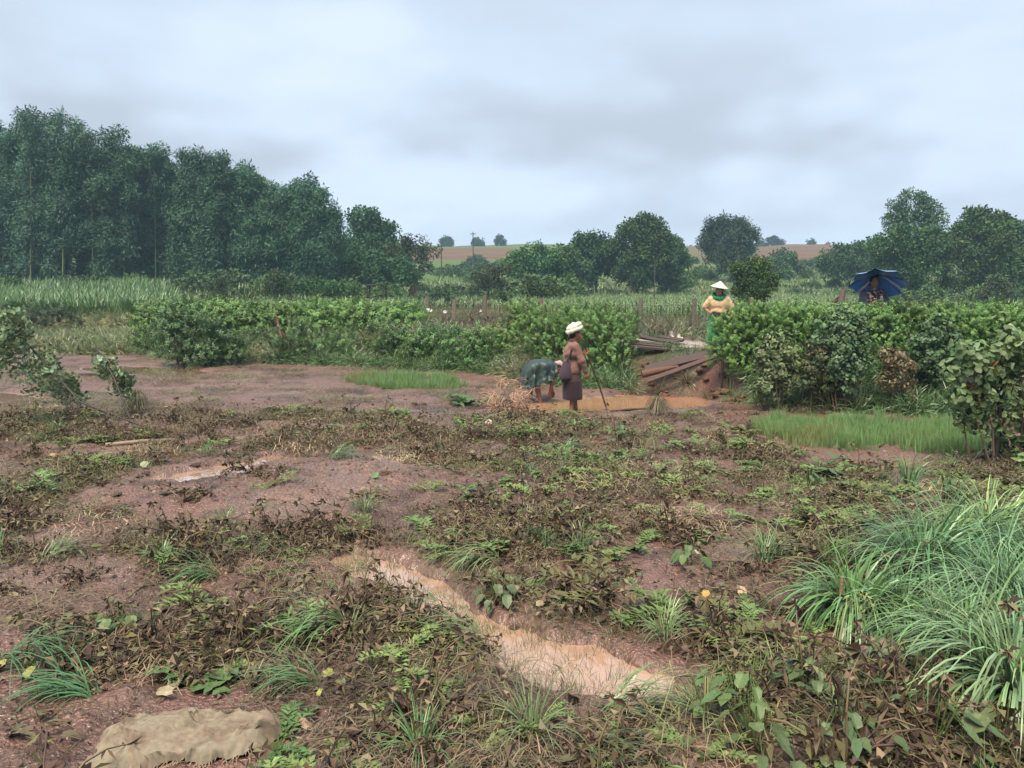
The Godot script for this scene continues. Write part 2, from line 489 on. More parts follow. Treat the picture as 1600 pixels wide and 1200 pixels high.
func setting():
	var mc := flat(445, 768)
	mound_c = Vector2(mc.x, mc.z)
	sack_at = flat(298, 1160)
	add_pool([[545, 866], [600, 884], [655, 905], [705, 945], [765, 982], [835, 1008], [905, 1035], [990, 1058]], [0.17, 0.24, 0.22, 0.17, 0.2, 0.27, 0.38, 0.28])
	add_pool([[255, 745], [300, 742], [345, 733], [425, 712]], [0.25, 0.5, 0.42, 0.22])
	add_pool([[160, 707], [270, 693]], [0.32, 0.22])
	add_pool([[170, 572], [235, 577], [290, 581]], [0.9, 1.3, 0.8])
	add_pool([[-40, 617], [62, 622]], [1.0, 0.6])
	add_pool([[40, 590], [120, 583], [165, 585]], [0.5, 0.7, 0.3])
	add_pool([[250, 690], [290, 716]], [0.08, 0.1])
	add_pool([[845, 633], [930, 627], [1020, 624], [1085, 620]], [0.8, 1.25, 1.2, 0.6])
	# the ground: one sheet, dense underfoot and coarser towards the ridge
	var radii := PackedFloat32Array()
	var r := 2.3
	while r < 440.0:
		radii.append(r)
		r *= 1.0058 if r < 24.0 else (1.012 if r < 60.0 else 1.025)
	var cols := 430
	var span := deg_to_rad(116.0)
	var rows := radii.size()
	var v := PackedVector3Array(); v.resize(rows * cols)
	var c := PackedColorArray(); c.resize(rows * cols)
	var n := PackedVector3Array(); n.resize(rows * cols)
	var dirs := []
	for k in cols:
		var a := -span / 2 + span * k / (cols - 1)
		dirs.append(Vector2(sin(a), -cos(a)))
	for q in rows:
		var rad := radii[q]
		for k in cols:
			var p: Vector2 = dirs[k] * rad
			var x := p.x
			var z := p.y + 1.2
			var h := height(x, z)
			v[q * cols + k] = Vector3(x, h, z)
			c[q * cols + k] = ground_colour(x, z, h)
	for q in rows:
		for k in cols:
			var a := v[mini(q + 1, rows - 1) * cols + k] - v[maxi(q - 1, 0) * cols + k]
			var b := v[q * cols + mini(k + 1, cols - 1)] - v[q * cols + maxi(k - 1, 0)]
			var g := b.cross(a).normalized()
			n[q * cols + k] = g if g.y > 0 else -g
	var idx := PackedInt32Array(); idx.resize((rows - 1) * (cols - 1) * 6)
	var w := 0
	var split_at := 0
	for q in rows - 1:
		if radii[q] < 34.0: split_at = (q + 1) * (cols - 1) * 6
		for k in cols - 1:
			var a := q * cols + k
			idx[w] = a; idx[w + 1] = a + cols; idx[w + 2] = a + cols + 1
			idx[w + 3] = a; idx[w + 4] = a + cols + 1; idx[w + 5] = a + 1
			w += 6
	var arr := []
	arr.resize(Mesh.ARRAY_MAX)
	arr[Mesh.ARRAY_VERTEX] = v; arr[Mesh.ARRAY_NORMAL] = n; arr[Mesh.ARRAY_COLOR] = c; arr[Mesh.ARRAY_INDEX] = idx.slice(0, split_at)
	var gm := ArrayMesh.new()      # wet mud near by, dry pasture and ploughland beyond
	gm.add_surface_from_arrays(Mesh.PRIMITIVE_TRIANGLES, arr)
	gm.surface_set_material(0, M.ground)
	arr[Mesh.ARRAY_INDEX] = idx.slice(split_at)
	gm.add_surface_from_arrays(Mesh.PRIMITIVE_TRIANGLES, arr)
	gm.surface_set_material(1, M.hill)
	structure("ground", gm)
	# standing flood water
	for q in pools.size():
		var P = pools[q]
		var mb := MB.new()
		var pts: Array = P.p
		var m := pts.size()
		var rim := []
		for k in m:
			var t: Vector2 = (pts[mini(k + 1, m - 1)] - pts[maxi(k - 1, 0)]).normalized()
			var s: Vector2 = Vector2(-t.y, t.x) * P.w[k] * 1.5
			var e := Vector2.ZERO
			if k == 0: e = -t * P.w[0] * 1.4
			if k == m - 1: e = t * P.w[k] * 1.4
			rim.append([pts[k] + e + s, pts[k] + e - s])
		for k in m - 1:
			var a: Vector2 = rim[k][0]; var b: Vector2 = rim[k + 1][0]; var e: Vector2 = rim[k + 1][1]; var f: Vector2 = rim[k][1]
			var y := -0.05
			mb.quad(Vector3(a.x, y, a.y), Vector3(b.x, y, b.y), Vector3(e.x, y, e.y), Vector3(f.x, y, f.y), Color.WHITE)
			if mb.n[-1].y < 0:
				for j in range(mb.n.size() - 6, mb.n.size()): mb.n[j] = Vector3.UP
				for j in range(mb.i.size() - 6, mb.i.size(), 3):
					var s := mb.i[j + 1]; mb.i[j + 1] = mb.i[j + 2]; mb.i[j + 2] = s
		structure("water", mb.mesh(M.pond if P.w[0] > 0.75 and P.w.size() == 4 else M.water))
	# the sandy track along the top of the bank
	var pb := MB.new()
	var prev := []
	for k in 220:
		var x := -16.0 + k * 0.15
		var row := []
		for j in 8:
			var z := -(bank_depth(x) + 2.7 + j * 0.42 + 0.35 * nf.get_noise_2d(x * 1.7, j * 0.2))
			row.append(Vector3(x, height(x, z) + 0.012 + 0.03 * sin(PI * j / 7.0), z))
		if k > 0:
			for j in 7:
				var cc := Color(0.46, 0.37, 0.31).lerp(Color(0.30, 0.20, 0.155), smoothstep(-0.1, 0.5, nf.get_noise_2d(x * 2.0, j * 0.8)))
				pb.quad(prev[j], prev[j + 1], row[j + 1], row[j], cc)
		prev = row
	structure("path", pb.mesh(M.ground))

# ---------------------------------------------------------------- leaf clumps and sprigs (shared meshes)
var C := {}
func clump_mesh(leaves: int, ln: float, wd: float, down: float, mat: Material, rad := 0.5) -> ArrayMesh:
	var mb := MB.new()
	for q in leaves:
		var o := rdir()
		var p := o * rad * pow(rng.randf(), 0.4)
		var d := (o * 0.7 + rdir() * 0.8 + Vector3(0, -down, 0)).normalized()
		mb.leaf(p, d, rdir(), ln * rr(0.7, 1.3), wd * rr(0.7, 1.3), tint(Color(1, 1, 1), 0.28, 0.1), rr(0.0, 0.35))
	return mb.mesh(mat)
func sprig_mesh(leaves: int, ln: float, wd: float, h: float, mat: Material, droop := 0.3) -> ArrayMesh:
	var mb := MB.new()
	mb.tube([Vector3.ZERO, Vector3(h * 0.06, h * 0.55, 0), Vector3(h * 0.16, h * 0.96, h * 0.03)], [0.006, 0.004, 0.002], 3, Color(0.55, 0.42, 0.3), false)
	for q in leaves:
		var f := 0.15 + 0.85 * (q + rng.randf()) / leaves
		var a := q * 2.4 + rr(-0.5, 0.5)
		var p := Vector3(h * 0.14 * f * f, h * f, 0)
		var d := Vector3(cos(a), rr(0.1, 0.9) - droop, sin(a)).normalized()
		mb.leaf(p, d, Vector3(0, 1, 0), ln * rr(0.7, 1.25), wd * rr(0.75, 1.2), tint(Color(1, 1, 1), 0.3, 0.12), rr(-0.1, 0.35))
	return mb.mesh(mat)
func broad_sprig(leaves: int, ln: float, h: float, mat: Material) -> ArrayMesh:
	var mb := MB.new()
	mb.tube([Vector3.ZERO, Vector3(h * 0.1, h * 0.5, 0), Vector3(h * 0.3, h * 0.9, h * 0.1)], [0.006, 0.005, 0.003], 3, Color(0.6, 0.6, 0.4), false)
	for q in leaves:
		var f := 0.2 + 0.8 * (q + rng.randf()) / leaves
		var a := q * 2.4 + rr(-0.6, 0.6)
		var p := Vector3(h * 0.3 * f * f, h * f * 0.9, h * 0.1 * f * f)
		var d := Vector3(cos(a), rr(-0.3, 0.5), sin(a)).normalized()
		var e := p + d * ln * 0.5
		mb.tube([p, e], [0.003, 0.002], 3, Color(0.6, 0.7, 0.4), false)
		mb.broad(e, (d + Vector3(0, rr(-0.9, -0.1), 0)).normalized(), Vector3(0, 1, 0), ln * rr(0.7, 1.2), ln * rr(0.6, 0.95), tint(Color(1, 1, 1), 0.3, 0.12), rr(0.05, 0.35))
	return mb.mesh(mat)
func grass_clump(blades: int, ln: float, w: float, bend: float, spread: float, rad: float, mat: Material, segs := 4, col := Color(1, 1, 1), var_ := 0.3) -> ArrayMesh:
	var mb := MB.new()
	for q in blades:
		var a := rr(0, TAU)
		var o := Vector3(cos(a), 0, sin(a))
		mb.blade(o * rad * sqrt(rng.randf()), (o * rr(0.1, spread) + rdir() * 0.15 + Vector3(0, 1, 0)).normalized(), ln * rr(0.5, 1.15), w * rr(0.7, 1.2), bend * rr(0.5, 1.3), segs, tint(col, var_, 0.12))
	return mb.mesh(mat)

# Colour is drawn at random for each spray, alike everywhere in the crown; only the light shades it.
# A plant whose crown fills lobes given as [px, py, rx, ry] in photograph pixels at a given depth.
func crown(owner_: Node3D, called: String, depth: float, lobes: Array, mesh: Mesh, size: float, density: float, col: Color, outward := 0.8, up := 0.3, reach := 0.55, deep := 0.85, rough := true) -> void:
	var s := depth / FOC
	var xfs := []
	var cols := PackedColorArray()
	var all := lobes.duplicate()
	for L in lobes:
		if L[2] < 12.0 or not rough: continue
		for k in 4:
			var a := rr(-0.6, PI + 0.6)
			var e := rr(0.2, 0.42)
			all.append([L[0] + cos(a) * L[2] * 0.95, L[1] - sin(a) * L[3] * 0.95, L[2] * e, L[3] * e])
	for L in all:
		var dz: float = L[4] if L.size() > 4 else rr(-0.2, 0.2) * L[2] * s
		var ctr := at(L[0], L[1], depth + dz) - owner_.position
		var rx: float = L[2] * s; var ry: float = L[3] * s; var rz := rx * deep
		var area := 4.0 * PI * pow((pow(rx * ry, 1.6) + pow(rx * rz, 1.6) + pow(ry * rz, 1.6)) / 3.0, 1 / 1.6)
		var cnt := int(area * density / (size * size)) + 3
		for q in cnt:
			var spray := tint(col, 0.28, 0.12)
			var o := rdir()
			var k := lerpf(reach, 1.0, pow(rng.randf(), 0.55)) * (1.0 + 0.16 * nf.get_noise_3d(o.x * 5.0 + ctr.x, o.y * 5.0 + ctr.y, o.z * 5.0 + ctr.z))
			var p := ctr + Vector3(o.x * rx, o.y * ry, o.z * rz) * k
			var wp := p + owner_.position
			if wp.y < broad_height(wp.x, wp.z) + 0.03: continue
			var b := basis_up(o * outward + Vector3(0, up, 0) + rdir() * 0.5, rr(0, TAU)).scaled(Vector3.ONE * size * rr(0.7, 1.3))
			xfs.append(Transform3D(b, p)); cols.append(spray)
	multi(called, mesh, xfs, cols, owner_).set_meta("kind", "stuff")
func trunk(owner_: Node3D, pts: Array, r0: float, r1: float, col := Color(0.09, 0.075, 0.06)):
	var mb := MB.new()
	var rs := []
	for q in pts.size(): rs.append(lerpf(r0, r1, float(q) / (pts.size() - 1)))
	mb.tube(pts, rs, 6, col)
	part("trunk", mb.mesh(M.bark), owner_)

func tree(called: String, label: String, group: String, depth: float, base_px: float, lobes: Array, mesh: Mesh, size: float, density: float, col: Color, stems := 1, category := "tree", crown_name := "crown", up := 0.3, reach := 0.55):
	var base := under(base_px, depth) - Vector3(0, 0.1, 0)
	var o := thing(called, base, label, category, group)
	for q in stems:
		var L: Array = lobes[q % lobes.size()]
		var top := at(L[0], L[1] - L[3] * 0.4, depth) - base
		var foot := Vector3(rr(-0.12, 0.12) * stems, 0, rr(-0.1, 0.1) * stems)
		var mid := foot.lerp(top, 0.5) + Vector3(rr(-0.05, 0.05), 0.04, 0) * top.length()
		trunk(o, [foot, foot.lerp(mid, 0.5) + Vector3(0, 0.1, 0), mid, top], clampf(top.y * 0.022, 0.03, 0.3), 0.02)
	crown(o, crown_name, depth, lobes, mesh, size, density, tint(col, 0.18, 0.14), 0.8, up, reach)
	return o

func far_trees():
	rng.seed = 101
	C.far = clump_mesh(95, 0.2, 0.12, 0.15, M.far_leaf)
	C.far2 = clump_mesh(34, 0.42, 0.26, 0.1, M.far_leaf)
	C.bamboo = clump_mesh(80, 0.3, 0.075, 0.75, M.far_leaf, 0.55)
	C.sparse = clump_mesh(34, 0.2, 0.11, 0.1, M.far_leaf)
	C.ridge = clump_mesh(30, 0.5, 0.35, 0.1, M.far_leaf)
	var gb := Color(0.06, 0.125, 0.08)
	var bamboos := [
		["tall bamboo clump at the outer end of the bamboo grove", 80.0, 0],
		["tallest bamboo clump with two bent culm tips rising above the grove", 78.0, 75],
		["bamboo clump with a broad flat top beside the tallest clump", 79.0, 165],
		["narrow bamboo clump beside the gap in the grove", 82.0, 240],
		["ragged bamboo clump with loose single tips past the gap in the grove", 80.0, 310],
		["bamboo clump with thin feathery tips near the middle of the grove", 81.0, 385],
		["low rounded bamboo clump before the last clump of the grove", 83.0, 432],
		["leaning bamboo clump at the inner end of the grove", 80.0, 485]]
	# skyline of the grove as [column, row]
	var top_row := [[-80.0, 190.0], [0.0, 186.0], [22.0, 215.0], [36.0, 172.0], [48.0, 178.0], [62.0, 205.0], [82.0, 172.0], [92.0, 164.0], [104.0, 205.0], [128.0, 204.0], [150.0, 214.0], [172.0, 200.0], [192.0, 222.0], [215.0, 238.0], [238.0, 230.0], [254.0, 234.0], [268.0, 272.0], [286.0, 240.0], [304.0, 232.0], [322.0, 242.0], [344.0, 240.0], [360.0, 268.0], [378.0, 258.0], [398.0, 270.0], [420.0, 298.0], [442.0, 302.0], [466.0, 288.0], [482.0, 274.0], [502.0, 292.0], [522.0, 312.0], [536.0, 350.0], [545.0, 400.0]]
	var half := [58.0, 52.0, 50.0, 27.0, 45.0, 45.0, 40.0, 46.0]
	for k in bamboos.size():
		var B = bamboos[k]
		var base := under(B[2], B[1])
		var o := thing("bamboo_clump", base, B[0], "bamboo", "bamboo grove beyond the tall grass")
		var lobes := []
		for q in 26:
			# one culm: a stem that arches at the top and carries sprays along its upper half
			var tx: float = B[2] + half[k] * (2.0 * (q + rr(0.0, 1.0)) / 26.0 - 1.0)
			var ty := lerp_table(top_row, tx) + (rr(9, 20) if q % 3 == 0 else rr(24, 100))
			if q % 6 == 0: ty -= rr(6, 16)
			var fx: float = B[2] + (tx - B[2]) * 0.55 + rr(-10, 10)
			var lean: float = (tx - B[2]) * 0.25 + rr(-9, 9)
			var dz := rr(-2.5, 2.5)
			var pts := []; var rs := []
			for s in 13:
				var f := s / 12.0
				var y := lerpf(445.0, ty, 1.0 - pow(1.0 - f, 1.25))
				var x := lerpf(fx, tx - lean, f) + lean * pow(f, 3.0)
				pts.append(at(x, y, B[1] + dz) - base); rs.append(0.085 * (1.0 - 0.8 * f))
				if f > 0.07 and (f > 0.3 or rng.randf() < 0.6):
					var w := lerpf(15.0, 3.2, pow((f - 0.07) / 0.93, 1.5)) * rr(0.7, 1.3) * (0.65 if q % 6 == 0 and f > 0.8 else 1.0)
					lobes.append([x + rr(-12, 12) * (1.15 - f), y + rr(-6, 6), w, w * 1.1, dz + rr(-0.7, 0.7)])
			pts[0].y = minf(pts[0].y, 0.0) - 0.3
			var mb := MB.new()
			mb.tube(pts, rs, 5, tint(Color(0.13, 0.15, 0.07), 0.3), false)
			part("culm", mb.mesh(M.bark), o)
		crown(o, "crown", B[1], lobes, C.bamboo, 1.25, 0.8, tint(gb, 0.15, 0.1), 0.5, 0.15, 0.2, 0.9, false)
	# trees between the grove and the hill
	var gt := Color(0.055, 0.11, 0.05)
	tree("broadleaf_tree", "dark two-headed tree standing just past the end of the bamboo grove", "", 95.0, 575, [[568, 347, 19, 19], [552, 375, 20, 18], [594, 372, 26, 18], [575, 395, 36, 26], [550, 410, 30, 30], [600, 405, 30, 28]], C.far, 1.5, 1.15, gt, 3)
	tree("acacia_tree", "thin flat-topped acacia on the slope beside the dark two-headed tree", "", 88.0, 645, [[622, 392, 20, 10], [650, 378, 16, 7], [668, 394, 18, 8], [640, 402, 34, 14], [630, 425, 32, 18]], C.sparse, 1.3, 0.75, Color(0.05, 0.07, 0.035), 4)
	tree("broadleaf_tree", "dark low tree filling the foot of the slope below the bamboo end", "", 84.0, 540, [[535, 400, 24, 22], [545, 425, 30, 20], [610, 430, 34, 18], [580, 425, 32, 20]], C.far, 1.4, 1.1, gt, 2)
	var gm := Color(0.065, 0.135, 0.055)
	tree("broadleaf_tree", "round light green tree at the near end of the row on the flat", "", 92.0, 828, [[832, 404, 26, 20], [815, 425, 22, 24], [842, 428, 26, 26]], C.far, 1.35, 1.15, gm * 1.15, 2)
	tree("broadleaf_tree", "round tree with a low skirt, second in the row on the flat", "", 94.0, 882, [[880, 408, 24, 18], [872, 430, 22, 24], [893, 432, 22, 26]], C.far, 1.35, 1.15, gm, 2)
	tree("broadleaf_tree", "tree with a bare forked trunk in the row on the flat", "", 98.0, 932, [[915, 388, 20, 14], [938, 382, 18, 14], [925, 405, 30, 24], [915, 428, 22, 18]], C.far, 1.4, 1.1, gt, 2)
	tree("broadleaf_tree", "tallest dark tree of the row on the flat", "", 96.0, 985, [[1012, 352, 16, 11], [988, 366, 20, 14], [1020, 374, 24, 20], [985, 392, 34, 26], [1022, 400, 26, 26], [1000, 425, 30, 22]], C.far, 1.4, 1.15, gt, 3)
	tree("broadleaf_tree", "broad tree closing the far end of the row on the flat", "", 100.0, 1040, [[1042, 388, 22, 14], [1050, 405, 24, 18], [1035, 425, 24, 20], [965, 412, 26, 26]], C.far, 1.4, 1.1, gt, 2)
	tree("bamboo_clump", "single plumed bamboo clump standing alone below the ridge", "", 120.0, 1142, [[1118, 358, 13, 11], [1140, 350, 16, 9], [1160, 356, 10, 9], [1168, 370, 12, 9], [1135, 378, 34, 22], [1142, 400, 38, 22], [1105, 372, 11, 8]], C.bamboo, 1.7, 1.2, Color(0.04, 0.075, 0.042), 6, "bamboo")
	tree("round_tree", "small dense round-headed green tree in front of the maize", "", 45.0, 1177, [[1177, 432, 25, 24], [1172, 452, 28, 20], [1188, 446, 20, 24]], C.far, 0.62, 1.5, Color(0.055, 0.105, 0.035), 1)
	tree("broadleaf_tree", "small dark tree on the slope behind the round-headed tree", "", 130.0, 1220, [[1220, 412, 20, 15], [1225, 424, 22, 13]], C.far, 1.6, 1.1, gt, 2)
	tree("broadleaf_tree", "spreading low tree beside the ploughed slope", "", 112.0, 1325, [[1310, 402, 24, 15], [1338, 398, 22, 14], [1322, 418, 36, 18], [1345, 425, 20, 16]], C.far, 1.5, 1.15, gt, 2)
	tree("broadleaf_tree", "tall open-crowned tree whose loose top stands against the sky", "", 86.0, 1425, [[1422, 312, 22, 9], [1400, 326, 14, 7], [1445, 326, 20, 9], [1422, 338, 26, 10], [1462, 342, 12, 7], [1398, 348, 14, 8], [1440, 356, 24, 10]], C.sparse, 1.25, 1.15, gt, 3)
	tree("broadleaf_tree", "wide dark tree under the tall open-crowned tree", "", 82.0, 1420, [[1395, 385, 26, 22], [1430, 382, 36, 24], [1455, 395, 28, 26], [1400, 425, 32, 34], [1445, 430, 36, 36]], C.far, 1.4, 1.15, gt, 3)
	tree("broadleaf_tree", "massive dark tree with a domed top at the end of the far tree line", "", 80.0, 1525, [[1520, 352, 24, 16], [1545, 350, 24, 12], [1530, 380, 44, 30], [1505, 415, 34, 40], [1550, 420, 36, 40]], C.far, 1.4, 1.2, gt, 3)
	tree("broadleaf_tree", "dark tree merging into the massive domed tree beside it", "", 83.0, 1585, [[1580, 362, 22, 14], [1590, 395, 36, 30], [1605, 430, 40, 40], [1640, 400, 40, 50]], C.far, 1.4, 1.15, gt * 1.05, 2)
	tree("shrub", "pale grey-green shrub at the foot of the massive domed tree", "", 62.0, 1555, [[1555, 450, 16, 14], [1552, 465, 20, 12]], C.far, 0.7, 1.3, Color(0.07, 0.10, 0.05), 1, "shrub", "foliage")
	# trees on the ridge
	var ridge := [[698, 340.0, [[698, 377, 9, 8], [700, 385, 10, 7]], "upright dark tree, first of three standing on the bare ridge", 1.0],
		[747, 335.0, [[746, 380, 9, 7], [748, 388, 10, 8]], "round dark tree on the ridge edge above the ploughed field", 1.0],
		[782, 340.0, [[781, 372, 6, 4], [785, 379, 5, 4], [777, 377, 4, 3], [784, 387, 4, 4]], "thin loose-crowned tree on the ridge next to the round one", 0.6],
		[790, 300.0, [[791, 398, 7, 6], [788, 407, 6, 5]], "low dark tree at the corner of the ploughed field", 0.9],
		[857, 345.0, [[857, 386, 9, 5]], "domed treetop showing over the ridge behind the row of trees", 1.0],
		[1058, 345.0, [[1057, 377, 7, 6], [1060, 385, 6, 5]], "small ridge tree between the row of trees and the lone bamboo", 0.9],
		[1080, 350.0, [[1080, 388, 4, 4]], "smallest bush on the ridge line", 1.0],
		[1190, 345.0, [[1190, 384, 8, 6]], "low ridge tree beside the lone bamboo clump", 1.0],
		[1212, 345.0, [[1208, 376, 8, 7], [1218, 382, 8, 6], [1228, 388, 8, 5], [1212, 388, 10, 5]], "three-topped tree group standing on the ridge", 1.0],
		[1268, 350.0, [[1268, 379, 6, 4], [1267, 386, 5, 4]], "small tree on the ridge above the wide ploughed slope", 0.9],
		[1294, 350.0, [[1293, 384, 5, 3]], "flat little bush on the ridge above the wide ploughed slope", 1.0]]
	for R in ridge:
		tree("ridge_tree", R[3], "trees along the ridge", R[1], R[0], R[2], C.ridge, 1.5, 1.3 * R[4], Color(0.035, 0.05, 0.03), 1)

func far_fields():
	rng.seed = 102
	# scrub on the slope, each bush on its own
	C.scrub = clump_mesh(40, 0.3, 0.17, 0.0, M.far_leaf)
	var kinds := []
	for k in 4:
		var o := Node3D.new()
		kinds.append(o)
		var xfs := []; var cols := PackedColorArray()
		for q in 46:
			var d := rdir(); d.y = absf(d.y)
			xfs.append(Transform3D(basis_up(d + Vector3(0, 0.4, 0), rr(0, TAU)).scaled(Vector3.ONE * rr(0.5, 0.9)), Vector3(d.x * rr(0.8, 1.5), 0.1 + d.y * rr(0.6, 1.1), d.z)))
			cols.append(tint([Color(0.07, 0.125, 0.05), Color(0.08, 0.145, 0.055), Color(0.055, 0.095, 0.045), Color(0.095, 0.145, 0.07)][k], 0.2))
		multi("foliage", C.scrub, xfs, cols, o).set_meta("kind", "stuff")
		var mb := MB.new()
		for s in 3: mb.tube([Vector3(rr(-0.2, 0.2), -0.15, rr(-0.2, 0.2)), Vector3(rr(-0.6, 0.6), 0.7, rr(-0.4, 0.4))], [0.04, 0.02], 4, Color(0.09, 0.07, 0.05))
		part("stem", mb.mesh(M.bark), o)
	var spots := []
	for q in 78:
		spots.append([rr(500, 900), rr(62, 190), rr(0.7, 1.7)])
	for q in 34:
		spots.append([rr(1040, 1330), rr(95, 190), rr(0.8, 1.8)])
	for q in 26:
		spots.append([rr(-30, 560), rr(62, 76), rr(0.7, 1.5)])
	for q in 16:
		spots.append([rr(1340, 1620), rr(60, 78), rr(0.7, 1.3)])
	var names := ["low green scrub bush on the slope under the ridge", "low scrub bush on the slope below the lone bamboo", "low bush at the foot of the bamboo grove", "low bush at the foot of the massive dark trees"]
	var groups := ["scrub on the slope under the ridge", "scrub below the lone bamboo", "bushes under the bamboo grove", "bushes under the dark trees"]
	for q in spots.size():
		var S = spots[q]
		var w := 0 if q < 78 else (1 if q < 112 else (2 if q < 138 else 3))
		var o: Node3D = kinds[rng.randi() % 4].duplicate()
		o.name = numbered("scrub_bush")
		add_child(o)
		o.position = under(S[0], S[1])
		o.rotation.y = rr(0, TAU)
		o.scale = Vector3(S[2] * rr(0.8, 1.5), S[2] * rr(0.7, 1.15), S[2])
		tag(o, names[w], "bush", groups[w])
	for o in kinds: o.free()
	# named shrubs of the middle distance
	tree("shrub", "rounded feathery shrub standing before the row of trees", "", 58.0, 846, [[846, 448, 17, 14], [840, 462, 20, 12], [856, 462, 16, 12]], C.sparse, 0.7, 1.3, Color(0.06, 0.095, 0.04), 2, "shrub", "foliage")
	tree("thorn_tree", "thin bare-stemmed thorn tree on the slope behind the picket fence", "", 66.0, 765, [[762, 432, 16, 9], [780, 420, 12, 7], [748, 442, 12, 8], [772, 445, 14, 8]], C.sparse, 0.75, 0.8, Color(0.06, 0.07, 0.04), 4)
	tree("shrub", "dark rounded shrub behind the picket fence", "", 56.0, 788, [[788, 466, 10, 8]], C.far, 0.6, 1.3, Color(0.045, 0.075, 0.035), 1, "shrub", "foliage")
	tree("shrub", "upright pale shrub at the edge of the tall grass by the maize", "", 60.0, 432, [[432, 438, 13, 10], [436, 452, 18, 10]], C.far, 0.7, 1.3, Color(0.06, 0.095, 0.045), 1, "shrub", "foliage")
	tree("shrub", "small upright shrub in the tall grass by the bamboo", "", 60.0, 347, [[347, 445, 6, 9], [347, 456, 8, 7]], C.far, 0.6, 1.4, Color(0.055, 0.09, 0.045), 1, "shrub", "foliage")
	tree("shrub", "broad clipped-looking shrub between the maize and the slope", "", 62.0, 490, [[478, 452, 22, 11], [512, 456, 24, 9], [540, 460, 22, 7]], C.far, 0.75, 1.3, Color(0.055, 0.105, 0.045), 2, "shrub", "foliage")
	# tall grass flat
	C.tall = grass_clump(34, 1.5, 0.06, 0.7, 0.5, 0.35, M.grass, 4)
	var xfs := []; var cols := PackedColorArray()
	for q in 2600:
		var px := rr(-80, 245 + 30 * rng.randf())
		var d := rr(43, 72)
		if px > 225 and d < 50: continue
		var p := under(px, d)
		if nz.get_noise_2d(p.x * 1.5, p.z * 1.5) < -0.35: continue
		xfs.append(Transform3D(Basis(Vector3.UP, rr(0, TAU)).scaled(Vector3.ONE * rr(0.6, 1.0)), p))
		cols.append(tint(Color(0.125, 0.215, 0.085), 0.22))
	tag(multi("tall_grass", C.tall, xfs, cols, self), "tall pale green grass growing before the bamboo grove", "grass", "", "stuff")
	# rough pasture under the bamboo and on the slope
	C.rough = grass_clump(22, 0.7, 0.07, 0.8, 0.8, 0.5, M.grass, 3)
	xfs = []; cols = PackedColorArray()
	for q in 5200:
		var px := rr(-60, 1660)
		var d := 58.0 + 110.0 * pow(rng.randf(), 1.6)
		if px > 880 and px < 1340 and d < 78: continue
		var p := under(px, d)
		xfs.append(Transform3D(Basis(Vector3.UP, rr(0, TAU)).scaled(Vector3(1.3, 1, 1.3) * rr(0.6, 1.4)), p))
		cols.append(tint(Color(0.115, 0.18, 0.07), 0.25).lerp(Color(0.12, 0.12, 0.06), 0.5 * rng.randf()))
	tag(multi("pasture_grass", C.rough, xfs, cols, self), "rough green pasture grass covering the lower hillside", "grass", "", "stuff")
	# maize in rows
	var mb := MB.new()
	mb.tube([Vector3.ZERO, Vector3(0, 0.5, 0), Vector3(0.02, 0.95, 0)], [0.016, 0.012, 0.005], 3, Color(0.9, 1.0, 0.7), false)
	for q in 9:
		var a := (q % 2) * PI + rr(-0.5, 0.5)
		mb.blade(Vector3(0, 0.15 + q * 0.08, 0), Vector3(cos(a) * 0.8, 1.0, sin(a) * 0.8), rr(0.45, 0.65), 0.07, 1.5, 4, tint(Color(1, 1, 1), 0.2))
	for q in 5: mb.blade(Vector3(0.02, 0.93, 0), Vector3(rr(-0.4, 0.4), 1, rr(-0.4, 0.4)), 0.22, 0.018, 0.4, 2, Color(2.2, 1.7, 1.3))
	C.maize = mb.mesh(M.grass)
	xfs = []; cols = PackedColorArray()
	for row in 46:
		var d := 40.0 + row * 0.85
		for k in 210:
			var px := 215.0 + k * 5.6 + rr(-2, 2)
			if px > 1345 or (px > 655 and px < 800 and d < 48): continue
			if px > 800 and d > 74: continue
			if px < 800 and d > 50: continue
			if rng.randf() < 0.12: continue
			var p := under(px, d + rr(-0.15, 0.15))
			xfs.append(Transform3D(Basis(Vector3.UP, rr(0, TAU)).scaled(Vector3.ONE * rr(0.65, 0.95)), p))
			cols.append(tint(Color(0.14, 0.205, 0.085), 0.2))
	tag(multi("maize_crop", C.maize, xfs, cols, self), "green maize crop in rows behind the fence", "crop", "", "stuff")

# ---------------------------------------------------------------- hedges, bushes and vines on the bank
func bush(called: String, label: String, category: String, group: String, depth: float, base_px: float, lobes: Array, mesh: Mesh, size: float, density: float, col: Color, stems := 5, up := 0.45, reach := 0.5, stem_col := Color(0.085, 0.06, 0.045)):
	var base := under(base_px, depth)
	var o := thing(called, base - Vector3(0, 0.03, 0), label, category, group)
	for q in stems:
		var L: Array = lobes[q % lobes.size()]
		var top := at(L[0] + rr(-0.4, 0.4) * L[2], L[1] - L[3] * 0.3, depth) - base + Vector3(0, 0, rr(-0.2, 0.2))
		var foot := Vector3(top.x * 0.6 + rr(-0.15, 0.15), 0, rr(-0.15, 0.15))
		var gp := broad_height(base.x + foot.x, base.z + foot.z) - base.y
		foot.y = gp - 0.05
		var mb := MB.new()
		mb.tube([foot, foot.lerp(top, 0.5) + Vector3(rr(-0.08, 0.08), 0.05, rr(-0.05, 0.05)), top], [0.018, 0.012, 0.005], 4, tint(stem_col, 0.2), false)
		part("stem", mb.mesh(M.bark), o)
	crown(o, "foliage", depth, lobes, mesh, size, density, col, 0.8, up, reach)
	return o

